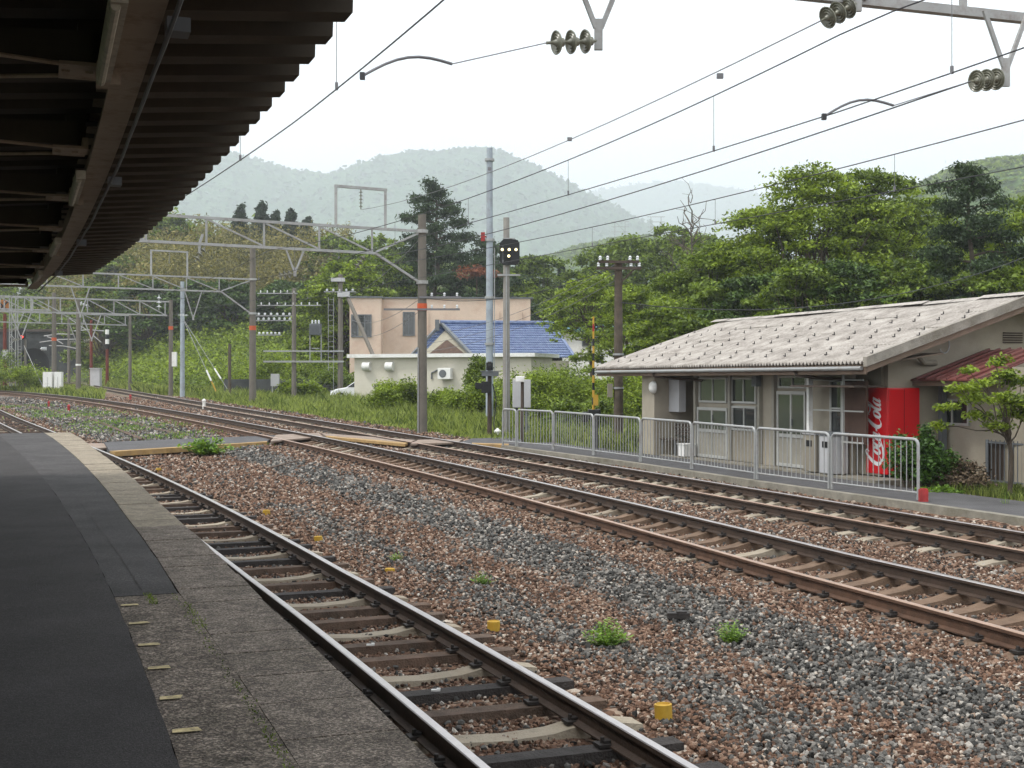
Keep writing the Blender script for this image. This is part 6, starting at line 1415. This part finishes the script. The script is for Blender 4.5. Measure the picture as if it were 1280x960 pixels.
put(1300, 60, 232, 3.0, 'mid', 'leafy tree cut by the right edge', 10, 16000, leaf=.2, low=.2)
put(1216, 52, 212, 3.2, 'pine', 'ragged dark pine at the right behind the station gable', 11, 22000, leaf=.24, bare=.25)
for i, (px, y, pyt, r, k) in enumerate(((835, 58, 372, 2.4, 'fresh'), (890, 56, 350, 2.4, 'mid'), (945, 54, 335, 2.4, 'dark'), (1000, 52, 322, 2.4, 'mid'), (1058, 52, 318, 2.4, 'dark'), (1115, 52, 310, 2.5, 'mid'), (1170, 54, 312, 2.5, 'dark'), (1285, 52, 318, 2.4, 'fresh'), (1330, 52, 300, 2.6, 'mid'), (1240, 50, 335, 2.2, 'mid'))):
    put(px, y, pyt, r, k, 'low tree directly behind the station roof, %s from the left' % ['first', 'second', 'third', 'fourth', 'fifth', 'sixth', 'seventh', 'ninth', 'last', 'eighth'][i], 30 + i, 13000, leaf=.2, low=.05, nb=15)
for i, (px, y, pyt, r, k, lab) in enumerate(((795, 132, 288, 6, 'mid', 'broad hill tree above the utility pole'), (755, 135, 302, 5, 'mid', 'hill tree left of the broad one above the utility pole'), (850, 128, 284, 5.5, 'mid', 'hill tree around the bare branched one'), (895, 120, 296, 5, 'mid', 'hill tree right of the bare branched one'), (672, 140, 318, 4.6, 'mid', 'green tree just right of the signal head'), (640, 132, 345, 4.5, 'fresh', 'tree above the right end of the pink building'), (700, 128, 358, 4.5, 'mid', 'tree above the blue roof'), (622, 150, 330, 4, 'dark', 'dark tree between the tall pole and the signal head'))):
    put(px, y, pyt, r, k, lab, 50 + i, 14000, leaf=.42, low=.15, nb=18, trunk=.25)
put(702, 150, 334, 2.2, 'cedar', 'small dark cone shaped cedar right of the signal head', 61, 7000); put(662, 148, 330, 1.7, 'cedar', 'slim dark cedar behind the signal head', 62, 7000); put(650, 152, 325, 1.6, 'cedar', 'dark cedar left of the slim one behind the signal head', 63, 6000)
put(546, 125, 234, 5.6, 'pine', 'tallest dark pine rising above the pink building', 64, 30000, leaf=.42, bare=.28)
put(598, 122, 306, 5.4, 'pine', 'lower spreading pine behind the tallest pole', 65, 20000, leaf=.42, bare=.2, lean=1.)
put(520, 128, 300, 3.6, 'pine', 'short pine left of the tallest pine', 66, 14000, leaf=.42, bare=.15)
x, y = X(596, 118), 118; V, Fc = leafgeo(cloud([(x, y, Z(343, y), 2.0, 1, .8)], 700, q, 14, .3), .35, q)
rb_ = empty('red_leaved_tree', (x, y, gz(x, y)), 'patch of reddish leaves below the lower pine', 'tree'); mesh_obj('crown', V, Fc, GR['redleaf'], rb_); b = MB(); b.tube((x, y, gz(x, y)), (x, y, Z(343, y)), .12, .05, 6); b.build('trunk', M['barkr'], rb_)
put(436, 112, 326, 4.4, 'fresh', 'broad fresh green tree left of the pink building', 67, 22000, leaf=.34, low=.2, nb=22, trunk=.25)
put(480, 122, 318, 4.2, 'mid', 'tree behind the left end of the pink building', 68, 15000, leaf=.36, low=.15, nb=18, trunk=.25)
put(405, 120, 350, 3.4, 'mid', 'tree behind the transformer poles', 69, 14000, leaf=.36, low=.1, nb=18)
put(570, 135, 352, 4.5, 'dark', 'dark tree right behind the pink roof', 70, 12000, leaf=.42, low=.1, nb=16)
for i, (px, pyt, r) in enumerate(((301, 258, 2.7), (327, 254, 2.6), (345, 266, 2.3), (364, 262, 2.6), (384, 274, 2.2))):
    put(px, 205, pyt, r, 'cedar', 'dark ridge cedar above the bamboo, %s of five from the left' % ['first', 'second', 'third', 'fourth', 'last'][i], 71 + i, 9000, leaf=.7)
for i, (px, y, pyt, r, k) in enumerate(((215, 200, 268, 5, 'mid'), (150, 195, 318, 5, 'mid'), (420, 175, 292, 5, 'mid'), (450, 160, 300, 5, 'mid'), (488, 165, 296, 5, 'mid'), (185, 160, 345, 4.5, 'dark'), (240, 158, 352, 4.2, 'dark'), (290, 156, 350, 4.2, 'dark'), (345, 152, 352, 4.2, 'dark'), (130, 165, 352, 4.5, 'mid'), (385, 150, 350, 4.2, 'dark'))):
    lab = ['tree on the ridge just right of the canopy edge', 'tree low on the ridge beside the canopy end', 'tree right of the bamboo below the feeder frame', 'tree left of the pines below the feeder frame', 'tree directly left of the short pine', 'dark hillside tree under the bamboo, far left one', 'dark hillside tree under the bamboo, second one', 'dark hillside tree left of the tall stacked insulator pole', 'dark hillside tree right of the tall stacked insulator pole', 'green hillside tree nearest the canopy end', 'dark hillside tree behind the transformer'][i]
    put(px, y, pyt, r, k, lab, 90 + i, 9000, leaf=.55, low=.1, nb=16, trunk=.25)
# bare branched tree
x, y = X(862, 112), 112; z0 = gz(x, y); bt = empty('bare_tree', (x, y, z0), 'thin bare branched tree standing above the hill trees', 'tree'); q = np.random.default_rng(3); b = MB(); top = Z(262, y)
b.poly([(x, y, z0), (x + .4, y, z0 + (top - z0) * .5), (x + .1, y, top - 1.5)], [.2, .13, .06], 6); b.build('trunk', M['bark'], bt); b = MB()
for i in range(16):
    h_ = z0 + (top - z0) * (.45 + .5 * i / 16); a = i * 2.4; e = (x + math.cos(a) * 3.2 * (1.1 - i / 18), y + math.sin(a) * 2, h_ + q.uniform(1.2, 2.6)); limb(b, (x + .2, y, h_), e, .07, .02, q, 4, .3)
    for k in range(3): e2 = np.array(e) * .6 + np.array([x, y, h_]) * .4; limb(b, e2, e2 + q.normal(0, 1, 3) * [1.0, .5, .8] + [0, 0, .8], .035, .012, q, 3, .3)
b.build('branches', M['bark'], bt)
